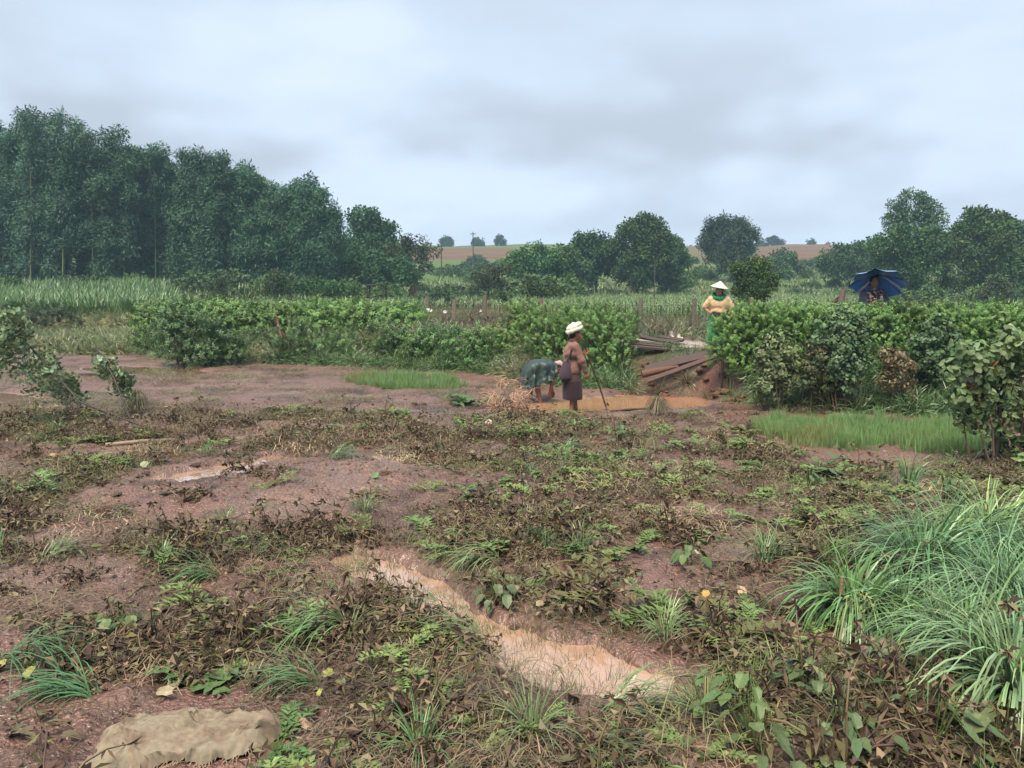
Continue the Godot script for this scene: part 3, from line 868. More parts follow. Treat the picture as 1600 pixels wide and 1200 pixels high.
func hedges():
	rng.seed = 103
	C.sprig = sprig_mesh(17, 0.27, 0.14, 1.0, M.leaf)
	C.sprig_fine = sprig_mesh(26, 0.2, 0.09, 1.0, M.leaf)
	C.sprig_droop = sprig_mesh(20, 0.34, 0.11, 1.0, M.leaf, 0.9)
	C.vine = broad_sprig(9, 0.34, 1.0, M.leaf)
	C.cassava = broad_sprig(12, 0.3, 1.0, M.leaf)
	var gh := Color(0.155, 0.305, 0.085)
	# the clipped hedge on the bank by the umbrella
	var hx := [1152, 1206, 1268, 1332, 1398, 1462, 1528, 1592, 1650]
	var what := ["end bush of the clipped hedge beside the woman in the conical hat", "hedge bush next to the end bush of the clipped hedge", "clipped hedge bush behind the first vine-covered stake", "clipped hedge bush beside the leaning fence post", "clipped hedge bush at the feet of the person with the umbrella", "clipped hedge bush just past the umbrella with two shoots above its top",
		"clipped hedge bush behind the second cassava plant", "clipped hedge bush behind the big squash vine", "last clipped hedge bush beyond the big squash vine"]
	for q in hx.size():
		var x: float = hx[q]
		var d := 14.9 - 0.16 * q
		var top := 486.0 if q > 0 else 497.0
		var l := [[x, top + 8, 38, 9], [x - 16, top + 20, 34, 24], [x + 18, top + 22, 34, 24], [x, top + 46, 46, 30], [x + 8, top + 66, 42, 22]]
		if q == 0: l = [[x - 26, top + 14, 12, 14], [x - 26, top + 40, 14, 22], [x - 22, top + 62, 14, 16], [x - 4, top + 8, 22, 17], [x + 22, top + 4, 28, 22], [x - 16, top + 38, 24, 24], [x + 4, top + 38, 36, 28], [x + 20, top + 58, 34, 26], [x + 6, top + 74, 14, 18, -0.35]]
		bush("hedge_bush", what[q], "hedge", "clipped hedge on the bank", d, x, l, C.sprig_fine, 0.17, 2.6, tint(gh, 0.1, 0.05), 7)
	bush("hedge_shoot", "pair of tall pale shoots rising out of the clipped hedge", "shoot", "", 14.0, 1418, [[1416, 474, 5, 14], [1424, 470, 3, 14]], C.sprig, 0.12, 2.2, Color(0.11, 0.19, 0.06), 2, 1.2)
	# the middle bushes above the pond
	var gm2 := Color(0.15, 0.29, 0.08)
	bush("bank_bush", "big bright bush on the bank behind the turbaned woman", "bush", "", 18.6, 880, [[870, 500, 42, 24], [912, 496, 40, 20], [855, 528, 46, 28], [910, 526, 46, 30], [880, 552, 46, 24]], C.sprig_fine, 0.2, 2.5, gm2, 9)
	bush("bank_bush", "bush hanging over the pond beside the pile of planks", "bush", "", 17.6, 955, [[950, 505, 36, 22], [972, 520, 26, 24], [950, 538, 42, 28], [965, 566, 28, 24, -0.3], [935, 566, 26, 18, -0.2]], C.sprig_fine, 0.2, 2.5, gm2, 8)
	bush("bank_bush", "yellow-green low bush between the debris gap and the big bright bush", "bush", "", 20.0, 815, [[815, 490, 22, 14], [806, 520, 26, 22], [826, 512, 26, 20], [810, 548, 30, 20]], C.sprig_fine, 0.22, 2.3, Color(0.17, 0.3, 0.08), 6)
	bush("drooping_bush", "bush of drooping branches sagging down the bank beside the debris gap", "bush", "", 20.4, 752, [[725, 545, 26, 18], [755, 540, 30, 18], [765, 562, 34, 14], [738, 566, 28, 12]], C.sprig_droop, 0.3, 2.0, Color(0.115, 0.24, 0.075), 6, 0.1)
	bush("drooping_bush", "small drooping bush under the end of the far hedge", "bush", "", 21.4, 668, [[655, 535, 24, 16], [680, 545, 24, 14], [664, 556, 26, 12]], C.sprig_droop, 0.3, 2.0, Color(0.11, 0.22, 0.07), 5, 0.1)
	# the far hedge from the debris gap towards the bamboo
	var far := [[625, 24.0, 478, "end bush of the far hedge beside the debris gap", 1.1], [572, 24.2, 474, "tall rounded bush of the far hedge near the debris gap", 1.1], [515, 24.6, 474, "full rounded bush midway along the far hedge", 1.12], [462, 25.0, 478, "bush of the far hedge beside the broken red stake", 1.0],
		[405, 25.4, 478, "dark bush of the far hedge past the broken red stake", 0.85], [352, 25.6, 474, "feathery bush of the far hedge near its outer end", 1.0], [300, 26.0, 474, "light bush of the far hedge behind the dark leafy shrub", 0.95], [252, 26.4, 478, "last bush at the outer end of the far hedge", 0.9]]
	for F in far:
		var x: float = F[0]; var t: float = F[2]
		bush("far_hedge_bush", F[3], "hedge", "far hedge above the mud flat", F[1], x, [[x - 14, t + 18, 30, 16], [x + 14, t + 16, 30, 15], [x, t + 36, 38, 22], [x - 6, t + 56, 36, 20], [x + 12, t + 62, 30, 18]], C.sprig, 0.26, 2.7, tint(Color(0.155, 0.30, 0.09) * F[4], 0.1, 0.05), 6)
	bush("leafy_shrub", "dark leafy shrub standing out on the mud before the far hedge", "shrub", "", 22.0, 300, [[262, 512, 22, 20], [300, 510, 30, 20], [275, 538, 34, 26], [318, 535, 32, 28], [345, 552, 28, 22], [300, 560, 40, 16]], C.sprig, 0.3, 2.1, Color(0.095, 0.175, 0.07), 9)
	bush("leafy_shrub", "bright green low shrub at the foot of the dark leafy shrub", "shrub", "", 22.4, 368, [[366, 552, 24, 15], [356, 562, 20, 10]], C.sprig_fine, 0.28, 2.2, Color(0.075, 0.16, 0.045), 4)
	bush("leafy_shrub", "grey-green shrub in front of the far hedge below the broken red stake", "shrub", "", 22.8, 455, [[450, 525, 26, 22], [470, 540, 26, 18], [440, 548, 22, 14]], C.sprig_fine, 0.28, 2.0, Color(0.12, 0.21, 0.085), 5)
	bush("leafy_shrub", "low green shrub at the foot of the far hedge with dead stems", "shrub", "", 22.6, 520, [[505, 545, 26, 14], [535, 540, 24, 16], [560, 548, 20, 12]], C.sprig_fine, 0.28, 2.0, Color(0.12, 0.225, 0.075), 5)
	bush("leafy_shrub", "dusty shrub below the far hedge just before the grass slope", "shrub", "", 22.0, 600, [[598, 528, 26, 18], [620, 540, 22, 14]], C.sprig, 0.3, 1.9, Color(0.11, 0.205, 0.07), 5)
	bush("leafy_shrub", "dull green shrub at the end of the straw flat by the tall grass", "shrub", "", 40.0, 85, [[85, 500, 24, 16], [60, 503, 24, 13], [100, 508, 22, 10]], C.sprig_fine, 0.45, 2.0, Color(0.055, 0.085, 0.04), 5)
	bush("leafy_shrub", "brownish shrub at the outer edge of the straw flat", "shrub", "", 41.0, 30, [[28, 498, 24, 15], [-5, 500, 28, 14], [45, 508, 22, 10]], C.sprig_fine, 0.45, 2.0, Color(0.075, 0.085, 0.042), 5)
	# vines and cassava before the clipped hedge
	bush("bean_vine", "pale bean vine on a stake before the hedge with dry straw at its foot", "vine", "", 13.2, 1222, [[1222, 545, 18, 22], [1216, 570, 26, 24], [1232, 585, 24, 22], [1212, 600, 22, 26]], C.vine, 0.17, 1.9, Color(0.165, 0.225, 0.11), 4, 0.1, 0.4)
	bush("bean_vine", "half-withered bean vine beside the tall cassava plant", "vine", "", 13.1, 1278, [[1282, 545, 14, 18], [1274, 570, 20, 26], [1285, 600, 18, 20]], C.vine, 0.15, 1.6, Color(0.14, 0.15, 0.075), 4, 0.1, 0.4)
	bush("cassava_plant", "tall grey-green cassava plant in front of the clipped hedge", "plant", "", 13.0, 1318, [[1322, 508, 20, 18], [1308, 532, 30, 24], [1335, 540, 24, 24], [1318, 570, 32, 26], [1312, 598, 20, 18]], C.cassava, 0.2, 2.0, Color(0.10, 0.175, 0.085), 5, 0.25, 0.4)
	bush("dry_vine", "brown dried vine heap hanging on a stake before the hedge", "vine", "", 12.9, 1408, [[1398, 558, 16, 10], [1412, 570, 16, 12], [1402, 590, 15, 18], [1418, 604, 10, 16], [1388, 600, 9, 12]], C.vine, 0.13, 1.3, Color(0.21, 0.175, 0.105), 5, -0.3, 0.2)
	bush("cassava_plant", "second cassava plant with drooping lobed leaves by the hedge", "plant", "", 13.2, 1462, [[1455, 520, 22, 18], [1470, 540, 26, 24], [1452, 556, 24, 20], [1462, 580, 18, 16]], C.cassava, 0.2, 1.9, Color(0.085, 0.16, 0.075), 5, 0.2, 0.4)
	# the squash vine on its dark post
	var o = bush("squash_vine", "big squash vine with large leaves climbing a dark post by the seed bed", "vine", "", 8.9, 1568, [[1590, 545, 26, 28], [1556, 562, 34, 26], [1520, 585, 30, 22], [1585, 600, 34, 34], [1540, 618, 30, 26], [1510, 625, 18, 18], [1590, 655, 30, 30], [1572, 735, 24, 22], [1595, 700, 24, 30], [1530, 660, 18, 14]], C.vine, 0.23, 0.8, Color(0.145, 0.225, 0.095), 6, 0.0, 0.15)
	var mb := MB.new()
	mb.tube([Vector3(0, -0.2, 0), Vector3(0.02, 0.7, 0), Vector3(0.05, 1.55, 0.02)], [0.035, 0.032, 0.025], 7, Color(0.03, 0.025, 0.022))
	part("post", mb.mesh(M.wood), o)
	mb = MB.new()
	for q in 14:
		var p := Vector3(rr(-0.5, 0.25), rr(0.5, 1.4), rr(-0.1, 0.25))
		mb.broad(p, (rdir() + Vector3(0, -0.6, 0.3)).normalized(), Vector3(0, 1, 0.4), rr(0.1, 0.17), rr(0.09, 0.14), tint([Color(0.30, 0.26, 0.06), Color(0.33, 0.20, 0.05), Color(0.16, 0.2, 0.09)][q % 3], 0.2), 0.2)
	part("yellow_leaves", mb.mesh(M.leaf), o)
	# grass on the face of the bank
	C.bank_grass = grass_clump(30, 0.5, 0.014, 1.6, 0.9, 0.12, M.grass, 5)
	var xfs := []; var cols := PackedColorArray()
	for q in 5200:
		var x := rr(-13, 11)
		var t := rr(-0.25, 2.3)
		if x > 2.55 and x < 4.5 and t < 1.5 and rng.randf() < 0.96: continue
		var z := -(bank_depth(x) + t)
		if rng.randf() < 0.35 + 0.5 * nf.get_noise_2d(x * 1.3, z * 1.3): continue
		var p := on_ground(x, z)
		var k := rr(0.6, 1.25) * (0.45 if x > 2.2 and x < 5.2 and t > 1.2 else 1.0)
		if x > 2.2 and x < 5.4 and t > 1.9: continue
		xfs.append(Transform3D(basis_up(Vector3(rr(-0.4, 0.4), 0.75, 0.55), rr(0, TAU)).scaled(Vector3(k, k, k)), p))
		var dry := smoothstep(-0.2, 0.5, nf.get_noise_2d(x * 0.8 + 3.0, z * 0.8)) * 0.8
		cols.append(tint(Color(0.06, 0.115, 0.038).lerp(Color(0.13, 0.115, 0.06), dry * 0.75), 0.25))
	tag(multi("bank_grass", C.bank_grass, xfs, cols, self), "long grass hanging down the face of the bank", "grass", "", "stuff")
	# grass and straw on the flat before the tall grass
	xfs = []; cols = PackedColorArray()
	for q in 2600:
		var p := under(rr(-60, 260), rr(26, 43))
		if nf.get_noise_2d(p.x * 0.5, p.z * 0.5) < -0.15 and p.z > -36: continue
		xfs.append(Transform3D(basis_up(Vector3(rr(-1, 1), 0.6, rr(-1, 1)), rr(0, TAU)).scaled(Vector3.ONE * rr(0.7, 1.4)), p))
		cols.append(tint(Color(0.17, 0.165, 0.08).lerp(Color(0.11, 0.175, 0.065), rng.randf()), 0.25))
	tag(multi("straw_grass", C.bank_grass, xfs, cols, self), "flattened dry straw beyond the open mud flat", "grass", "", "stuff")
	# scrub grass and weeds on top of the bank and round the fence
	xfs = []; cols = PackedColorArray()
	for q in 3000:
		var x := rr(-16, 14)
		var z := -(bank_depth(x) + rr(6.2, 22.0))
		var p := on_ground(x, z)
		xfs.append(Transform3D(basis_up(Vector3(rr(-0.5, 0.5), 1, rr(-0.5, 0.5)), rr(0, TAU)).scaled(Vector3.ONE * rr(0.6, 1.2)), p))
		cols.append(tint(Color(0.085, 0.125, 0.05).lerp(Color(0.13, 0.085, 0.055), pow(rng.randf(), 2.0)), 0.25))
	tag(multi("verge_grass", C.bank_grass, xfs, cols, self), "muddy verge grass along the fence behind the track", "grass", "", "stuff")

# ---------------------------------------------------------------- smooth bodies
class SDF:
	var prims := []
	func cap(a: Vector3, b: Vector3, ra: float, rb: float, k := 0.03):
		prims.append([0, a, b, ra, rb, k])
	func ell(c: Vector3, r: Vector3, k := 0.02, tilt := 0.0):
		prims.append([1, c, r, maxf(r.x, maxf(r.y, r.z)), Basis(Vector3(0, 0, 1), -tilt), k])
	func chain(p: Array, r: Array, k := 0.02):
		for q in p.size() - 1: cap(p[q], p[q + 1], r[q], r[q + 1], k)
	func build(mb: MB, cell: float, col: Color, xf := Transform3D.IDENTITY, floor_y := -1e9, ceil_y := 1e9, wrinkle: FastNoiseLite = null, amp := 0.0):
		var lo := Vector3(1e9, 1e9, 1e9); var hi := -lo
		for P in prims:
			var m: float = (maxf(P[3], P[4]) if P[0] == 0 else P[3]) + cell * 3.0
			var mv := Vector3(m, m, m)
			lo = lo.min(P[1] - mv); hi = hi.max(P[1] + mv)
			if P[0] == 0:
				lo = lo.min(P[2] - mv); hi = hi.max(P[2] + mv)
		var nx := int((hi.x - lo.x) / cell) + 2
		var ny := int((hi.y - lo.y) / cell) + 2
		var nzz := int((hi.z - lo.z) / cell) + 2
		var f := PackedFloat32Array(); f.resize(nx * ny * nzz); f.fill(0.5)
		for P in prims:
			var reach: float = (maxf(P[3], P[4]) if P[0] == 0 else P[3]) + P[5] + cell * 2.0
			var mv := Vector3(reach, reach, reach)
			var l: Vector3 = P[1] - mv; var h: Vector3 = P[1] + mv
			if P[0] == 0:
				l = l.min(P[2] - mv); h = h.max(P[2] + mv)
			var x0 := maxi(0, int((l.x - lo.x) / cell)); var x1 := mini(nx - 1, int((h.x - lo.x) / cell) + 1)
			var y0 := maxi(0, int((l.y - lo.y) / cell)); var y1 := mini(ny - 1, int((h.y - lo.y) / cell) + 1)
			var z0 := maxi(0, int((l.z - lo.z) / cell)); var z1 := mini(nzz - 1, int((h.z - lo.z) / cell) + 1)
			var k: float = P[5]
			var A: Vector3 = P[1]
			var isc: bool = P[0] == 0
			var ab := Vector3.ZERO; var il := 0.0; var ra := 0.0; var rb := 0.0
			var R := Vector3.ONE; var B := Basis.IDENTITY
			if isc:
				ab = P[2] - A; il = 1.0 / maxf(ab.length_squared(), 1e-9); ra = P[3]; rb = P[4]
			else:
				R = P[2]; B = P[4]
			for x in range(x0, x1 + 1):
				for y in range(y0, y1 + 1):
					var row := (x * ny + y) * nzz
					for z in range(z0, z1 + 1):
						var p := lo + Vector3(x, y, z) * cell
						var d: float
						if isc:
							var t := clampf((p - A).dot(ab) * il, 0.0, 1.0)
							d = (p - A - ab * t).length() - lerpf(ra, rb, t)
						else:
							var q := B * (p - A)
							var k0 := (q / R).length()
							d = k0 * (k0 - 1.0) / maxf((q / (R * R)).length(), 1e-6)
						var o := f[row + z]
						var hh := maxf(k - absf(o - d), 0.0) / k
						f[row + z] = minf(o, d) - hh * hh * k * 0.25
		if wrinkle:
			for x in nx:
				for y in ny:
					for z in nzz:
						var j := (x * ny + y) * nzz + z
						if absf(f[j]) < cell * 4.0:
							f[j] += amp * wrinkle.get_noise_3d(lo.x + x * cell, lo.y + y * cell, lo.z + z * cell)
		var id := PackedInt32Array(); id.resize(nx * ny * nzz); id.fill(-1)
		var sx := ny * nzz
		var off := [0, sx, nzz, sx + nzz, 1, sx + 1, nzz + 1, sx + nzz + 1]
		var co := [Vector3(0, 0, 0), Vector3(1, 0, 0), Vector3(0, 1, 0), Vector3(1, 1, 0), Vector3(0, 0, 1), Vector3(1, 0, 1), Vector3(0, 1, 1), Vector3(1, 1, 1)]
		var edges := [[0, 1], [2, 3], [4, 5], [6, 7], [0, 2], [1, 3], [4, 6], [5, 7], [0, 4], [1, 5], [2, 6], [3, 7]]
		var V := PackedVector3Array()
		for x in nx - 1:
			for y in ny - 1:
				for z in nzz - 1:
					var j := x * sx + y * nzz + z
					var a := f[j]
					if a > cell * 3.0: continue
					var ins := 0
					for q in 8:
						if f[j + off[q]] < 0.0: ins += 1
					if ins == 0 or ins == 8: continue
					var s := Vector3.ZERO; var c := 0
					for e in edges:
						var fa := f[j + off[e[0]]]; var fb := f[j + off[e[1]]]
						if (fa < 0.0) != (fb < 0.0):
							s += co[e[0]].lerp(co[e[1]], fa / (fa - fb)); c += 1
					id[j] = V.size()
					var p := lo + (Vector3(x, y, z) + s / c) * cell
					p.y = clampf(p.y, floor_y, ceil_y)
					V.append(p)
		var I := PackedInt32Array()
		for x in range(1, nx - 1):
			for y in range(1, ny - 1):
				for z in range(1, nzz - 1):
					var j := x * sx + y * nzz + z
					var a := f[j]
					if absf(a) > cell * 2.0: continue
					for ax in 3:
						var st: int = [sx, nzz, 1][ax]
						var b := f[j + st]
						if (a < 0.0) == (b < 0.0): continue
						var u: int = [nzz, 1, sx][ax]; var w: int = [1, sx, nzz][ax]
						var q0 := id[j]; var q1 := id[j - u]; var q2 := id[j - u - w]; var q3 := id[j - w]
						if q0 < 0 or q1 < 0 or q2 < 0 or q3 < 0: continue
						if a < 0.0: I.append_array(PackedInt32Array([q0, q2, q1, q0, q3, q2]))
						else: I.append_array(PackedInt32Array([q0, q1, q2, q0, q2, q3]))
		var N := PackedVector3Array(); N.resize(V.size())
		for t in range(0, I.size(), 3):
			var g := (V[I[t + 2]] - V[I[t]]).cross(V[I[t + 1]] - V[I[t]])
			N[I[t]] += g; N[I[t + 1]] += g; N[I[t + 2]] += g
		var k0 := mb.v.size()
		for q in V.size():
			mb.v.append(xf * V[q]); mb.n.append((xf.basis * N[q]).normalized()); mb.c.append(col)
		for q in I: mb.i.append(k0 + q)

# rings of an ellipse stacked along y: skirts, bags
func loft(mb: MB, rings: Array, sides: int, col: Color, folds := 0.0, fold_n := 9, caps := true):
	var k0 := mb.v.size()
	for q in rings.size():
		var R = rings[q]      # [centre, rx, rz, fold share]
		for s in sides:
			var a := TAU * s / sides
			var k: float = 1.0 + folds * R[3] * (0.6 * sin(a * fold_n + R[0].y * 3.0) + 0.4 * sin(a * (fold_n * 2 + 1) + 1.3))
			mb.v.append(R[0] + Vector3(cos(a) * R[1] * k, 0, sin(a) * R[2] * k)); mb.n.append(Vector3.ZERO)
			mb.c.append(R[4] if R.size() > 4 else col)
	var i0 := mb.i.size()
	for q in rings.size() - 1:
		for s in sides:
			var a := k0 + q * sides + s; var b := k0 + q * sides + (s + 1) % sides
			mb.i.append_array(PackedInt32Array([a, b, a + sides, b, b + sides, a + sides]))
	for t in range(i0, mb.i.size(), 3):
		var g := (mb.v[mb.i[t + 2]] - mb.v[mb.i[t]]).cross(mb.v[mb.i[t + 1]] - mb.v[mb.i[t]])
		for e in 3: mb.n[mb.i[t + e]] += g
	for q in range(k0, mb.v.size()): mb.n[q] = mb.n[q].normalized()
	if caps:
		for q in [0, rings.size() - 1]:
			for s in range(1, sides - 1):
				mb.tri(mb.v[k0 + q * sides], mb.v[k0 + q * sides + s], mb.v[k0 + q * sides + s + 1], col)

func hand(sd: SDF, w: Vector3, f: Vector3, palm: Vector3, thumb: Vector3, curl: float):
	sd.cap(w - f * 0.02, w + f * 0.02, 0.024, 0.024, 0.012)
	for q in 4: sd.cap(w + f * 0.01 + thumb * (0.016 - 0.011 * q), w + f * 0.08 + thumb * (0.031 - 0.02 * q), 0.015, 0.012, 0.012)
	var ln := [0.068, 0.078, 0.072, 0.056]
	for q in 4:
		var p := w + f * 0.082 + thumb * (0.032 - 0.0205 * q)
		var d := f
		for s in 3:
			d = (d * cos(curl) + palm * sin(curl)).normalized() if s == 0 else d.rotated(f.cross(palm).normalized(), curl)
			var e: Vector3 = p + d * ln[q] * [0.42, 0.33, 0.25][s]
			sd.cap(p, e, 0.0092 - s * 0.0006, 0.0087 - s * 0.0008, 0.003)
			p = e
	var p0 := w + f * 0.025 + thumb * 0.026
	var p1 := p0 + (f * 0.75 + thumb * 0.6 + palm * 0.3).normalized() * 0.036
	var p2 := p1 + (f * 0.85 + palm * (0.3 + curl * 0.6)).normalized() * 0.03
	sd.cap(p0, p1, 0.013, 0.0105, 0.006); sd.cap(p1, p2, 0.0105, 0.009, 0.003)

# head in its own axes: +x is where the face looks, origin at the middle of the skull
func head(mb: MB, xf: Transform3D, skin: Color):
	var s := SDF.new()
	s.ell(Vector3(-0.008, 0.022, 0), Vector3(0.092, 0.1, 0.074), 0.03)
	s.ell(Vector3(0.03, -0.045, 0), Vector3(0.058, 0.068, 0.056), 0.04)
	s.ell(Vector3(0.062, -0.098, 0), Vector3(0.024, 0.018, 0.026), 0.03)
	s.cap(Vector3(0.076, 0.012, 0), Vector3(0.101, -0.03, 0), 0.008, 0.013, 0.014)
	for k in [-1, 1]:
		s.cap(Vector3(0.082, -0.033, 0.009 * k), Vector3(0.09, -0.035, 0.012 * k), 0.008, 0.007, 0.008)
		s.ell(Vector3(0.055, -0.03, 0.038 * k), Vector3(0.028, 0.024, 0.022), 0.025)
		s.cap(Vector3(0.075, 0.022, 0.012 * k), Vector3(0.064, 0.026, 0.048 * k), 0.008, 0.007, 0.018)
		s.ell(Vector3(-0.004, -0.008, 0.077 * k), Vector3(0.016, 0.03, 0.008), 0.008)
	s.cap(Vector3(0.083, -0.062, -0.018), Vector3(0.083, -0.062, 0.018), 0.007, 0.007, 0.012)
	s.cap(Vector3(0.081, -0.075, -0.014), Vector3(0.081, -0.075, 0.014), 0.007, 0.007, 0.012)
	s.cap(Vector3(-0.02, -0.07, 0), Vector3(-0.035, -0.15, 0), 0.05, 0.048, 0.03)
	s.build(mb, 0.0065, skin, xf)
func face_marks(o: Node3D, xf: Transform3D):
	for k in [-1, 1]:
		var mb := MB.new()
		mb.tube([xf * Vector3(0.081, 0.003, 0.022 * k), xf * Vector3(0.079, 0.003, 0.032 * k), xf * Vector3(0.073, 0.002, 0.042 * k)], [0.004, 0.0062, 0.004], 5, Color(0.02, 0.015, 0.012))
		part("eye", mb.mesh(M.skin), o)
	var m2 := MB.new()
	m2.tube([xf * Vector3(0.089, -0.0685, -0.02), xf * Vector3(0.092, -0.0685, 0), xf * Vector3(0.089, -0.0685, 0.02)], [0.002, 0.0035, 0.002], 5, Color(0.16, 0.05, 0.045))
	part("lips", m2.mesh(M.skin), o)
func hair(o: Node3D, xf: Transform3D, bun := false):
	var s := SDF.new()
	s.ell(Vector3(-0.022, 0.03, 0), Vector3(0.096, 0.104, 0.083), 0.02)
	s.ell(Vector3(-0.05, -0.03, 0), Vector3(0.06, 0.07, 0.075), 0.03)
	if bun: s.ell(Vector3(-0.11, 0.0, 0), Vector3(0.045, 0.045, 0.05), 0.02)
	var mb := MB.new()
	s.build(mb, 0.009, Color(0.012, 0.01, 0.01), xf)
	part("hair", mb.mesh(M.straw), o)

func people():
	rng.seed = 104
	var wr := FastNoiseLite.new()
	wr.seed = 77; wr.frequency = 9.0; wr.fractal_octaves = 2; wr.noise_type = FastNoiseLite.TYPE_SIMPLEX_SMOOTH
	turbaned(wr); stooping(wr); conical(wr); umbrella_person(wr)

func body(sd: SDF, J: Dictionary):
	sd.cap(J.pelvis, J.chest, 0.105, 0.11, 0.05)
	sd.cap(J.chest, J.neck, 0.09, 0.05, 0.05)
	for s in 2:
		sd.chain([J.sh[s], J.el[s], J.wr[s]], [0.046, 0.037, 0.026], 0.02)
		sd.cap(J.chest, J.sh[s], 0.08, 0.048, 0.03)
		sd.cap(J.hip[s], J.kn[s], 0.078, 0.052, 0.03)
		var calf: Vector3 = J.kn[s].lerp(J.an[s], 0.3) - Vector3(0.012, 0, 0)
		sd.chain([J.kn[s], calf, J.an[s]], [0.05, 0.05, 0.032], 0.02)
		sd.chain([J.an[s], J.an[s] + Vector3(0.03, -0.035, 0), J.toe[s]], [0.033, 0.036, 0.024], 0.02)
		sd.cap(J.an[s] + Vector3(-0.025, -0.04, 0), J.toe[s], 0.028, 0.02, 0.02)
func hands(mb: MB, J: Dictionary, skin: Color):
	for s in 2:
		var sd := SDF.new()
		hand(sd, J.wr[s], J.hf[s], J.hp[s], J.ht[s], J.hc[s])
		sd.build(mb, 0.0055, skin)

func turbaned(wr):
	var skin := Color(0.25, 0.115, 0.07)
	var base := gnd(893, 645)
	var o := thing("person", base - Vector3(0, 0.03, 0), "person in white turban, brown jacket and dark skirt leaning on a staff", "person")
	o.rotation.y = deg_to_rad(6)
	var J := {"pelvis": Vector3(0.0, 0.76, 0), "chest": Vector3(0.0, 1.08, 0), "neck": Vector3(0.02, 1.24, 0),
		"sh": [Vector3(0.02, 1.17, 0.165), Vector3(0.02, 1.17, -0.165)], "el": [Vector3(0.13, 0.92, 0.2), Vector3(0.08, 0.93, -0.23)], "wr": [Vector3(0.2, 0.745, 0.17), Vector3(0.2, 1.035, -0.1)],
		"hip": [Vector3(0, 0.72, 0.085), Vector3(0, 0.72, -0.085)], "kn": [Vector3(0.03, 0.42, 0.075), Vector3(0.06, 0.42, -0.075)], "an": [Vector3(-0.02, 0.07, 0.075), Vector3(0.09, 0.07, -0.08)], "toe": [Vector3(0.14, 0.015, 0.09), Vector3(0.25, 0.015, -0.09)],
		"hf": [Vector3(0.25, -0.95, 0.05).normalized(), Vector3(0.55, 0.15, 0.8).normalized()], "hp": [Vector3(0.1, 0.1, -1).normalized(), Vector3(0.8, 0.1, -0.55).normalized()], "ht": [Vector3(0.95, 0.25, 0).normalized(), Vector3(0.1, 0.97, -0.15).normalized()], "hc": [0.35, 0.75]}
	var sd := SDF.new(); body(sd, J)
	var mb := MB.new()
	sd.build(mb, 0.014, skin)
	var hx := Transform3D(Basis(Vector3(0, 0, 1), deg_to_rad(-6)), Vector3(0.06, 1.375, 0))
	head(mb, hx, skin); hands(mb, J, skin)
	part("body", mb.mesh(M.skin), o)
	face_marks(o, hx); hair(o, hx)
	# jacket
	sd = SDF.new()
	sd.cap(Vector3(-0.005, 0.82, 0), Vector3(0.0, 1.06, 0), 0.145, 0.135, 0.06)
	sd.cap(Vector3(0.0, 0.8, 0.05), Vector3(0.0, 0.8, -0.05), 0.14, 0.14, 0.05)
	sd.cap(Vector3(0.0, 1.05, 0.07), Vector3(0.0, 1.05, -0.07), 0.13, 0.13, 0.05)
	sd.cap(Vector3(0.015, 1.15, 0.12), Vector3(0.015, 1.15, -0.12), 0.085, 0.085, 0.05)
	sd.cap(Vector3(0.0, 0.73, 0.04), Vector3(0.0, 0.73, -0.04), 0.145, 0.145, 0.03)
	sd.cap(Vector3(0.015, 1.2, 0), Vector3(0.03, 1.235, 0), 0.08, 0.062, 0.03)
	for s in 2:
		sd.chain([J.sh[s], J.el[s], J.wr[s] + (J.el[s] - J.wr[s]) * 0.08], [0.07, 0.06, 0.045], 0.03)
	mb = MB.new()
	sd.build(mb, 0.0125, Color(0.24, 0.128, 0.108), Transform3D.IDENTITY, 0.715, 2.0, wr, 0.012)
	part("jacket", mb.mesh(M.cloth), o)
	# skirt with a lighter waistband wrap
	mb = MB.new()
	loft(mb, [[Vector3(0.0, 0.76, 0), 0.13, 0.15, 0.0, Color(0.085, 0.05, 0.045)], [Vector3(0.0, 0.70, 0), 0.155, 0.175, 0.2, Color(0.085, 0.05, 0.045)], [Vector3(0.0, 0.585, 0), 0.165, 0.185, 0.4, Color(0.085, 0.05, 0.045)], [Vector3(0.005, 0.575, 0), 0.168, 0.187, 0.5, Color(0.05, 0.03, 0.034)], [Vector3(0.01, 0.43, 0), 0.17, 0.185, 0.8, Color(0.05, 0.03, 0.034)], [Vector3(0.012, 0.262, 0), 0.168, 0.178, 1.0, Color(0.05, 0.03, 0.034)], [Vector3(0.012, 0.262, 0), 0.155, 0.165, 1.0, Color(0.04, 0.025, 0.03)], [Vector3(0.01, 0.45, 0), 0.14, 0.15, 0.6, Color(0.04, 0.025, 0.03)]], 40, Color(0.05, 0.03, 0.034), 0.035, 6, false)
	part("skirt", mb.mesh(M.cloth), o)
	# collar scarf
	mb = MB.new(); sd = SDF.new()
	for q in 10:
		var a := TAU * q / 10; var b := TAU * (q + 1) / 10
		sd.cap(Vector3(0.03 + cos(a) * 0.068, 1.245 - cos(a) * 0.012, sin(a) * 0.068), Vector3(0.03 + cos(b) * 0.068, 1.245 - cos(b) * 0.012, sin(b) * 0.068), 0.022, 0.022, 0.01)
	sd.build(mb, 0.01, Color(0.10, 0.06, 0.04))
	part("scarf", mb.mesh(M.cloth), o)
	# turban: wound cloth, lower at the nape
	sd = SDF.new()
	for q in 18:
		var a := TAU * q / 9.0 + (0.2 if q > 8 else 0.0); var b := TAU * (q + 1) / 9.0
		var up := 0.0 if q < 9 else 0.055
		var k := 0.103 if q < 9 else 0.088
		sd.cap(Vector3(cos(a) * k * 1.12, up + cos(a) * 0.032, sin(a) * k), Vector3(cos(b) * k * 1.12, up + cos(b) * 0.032, sin(b) * k), 0.036, 0.033, 0.014)
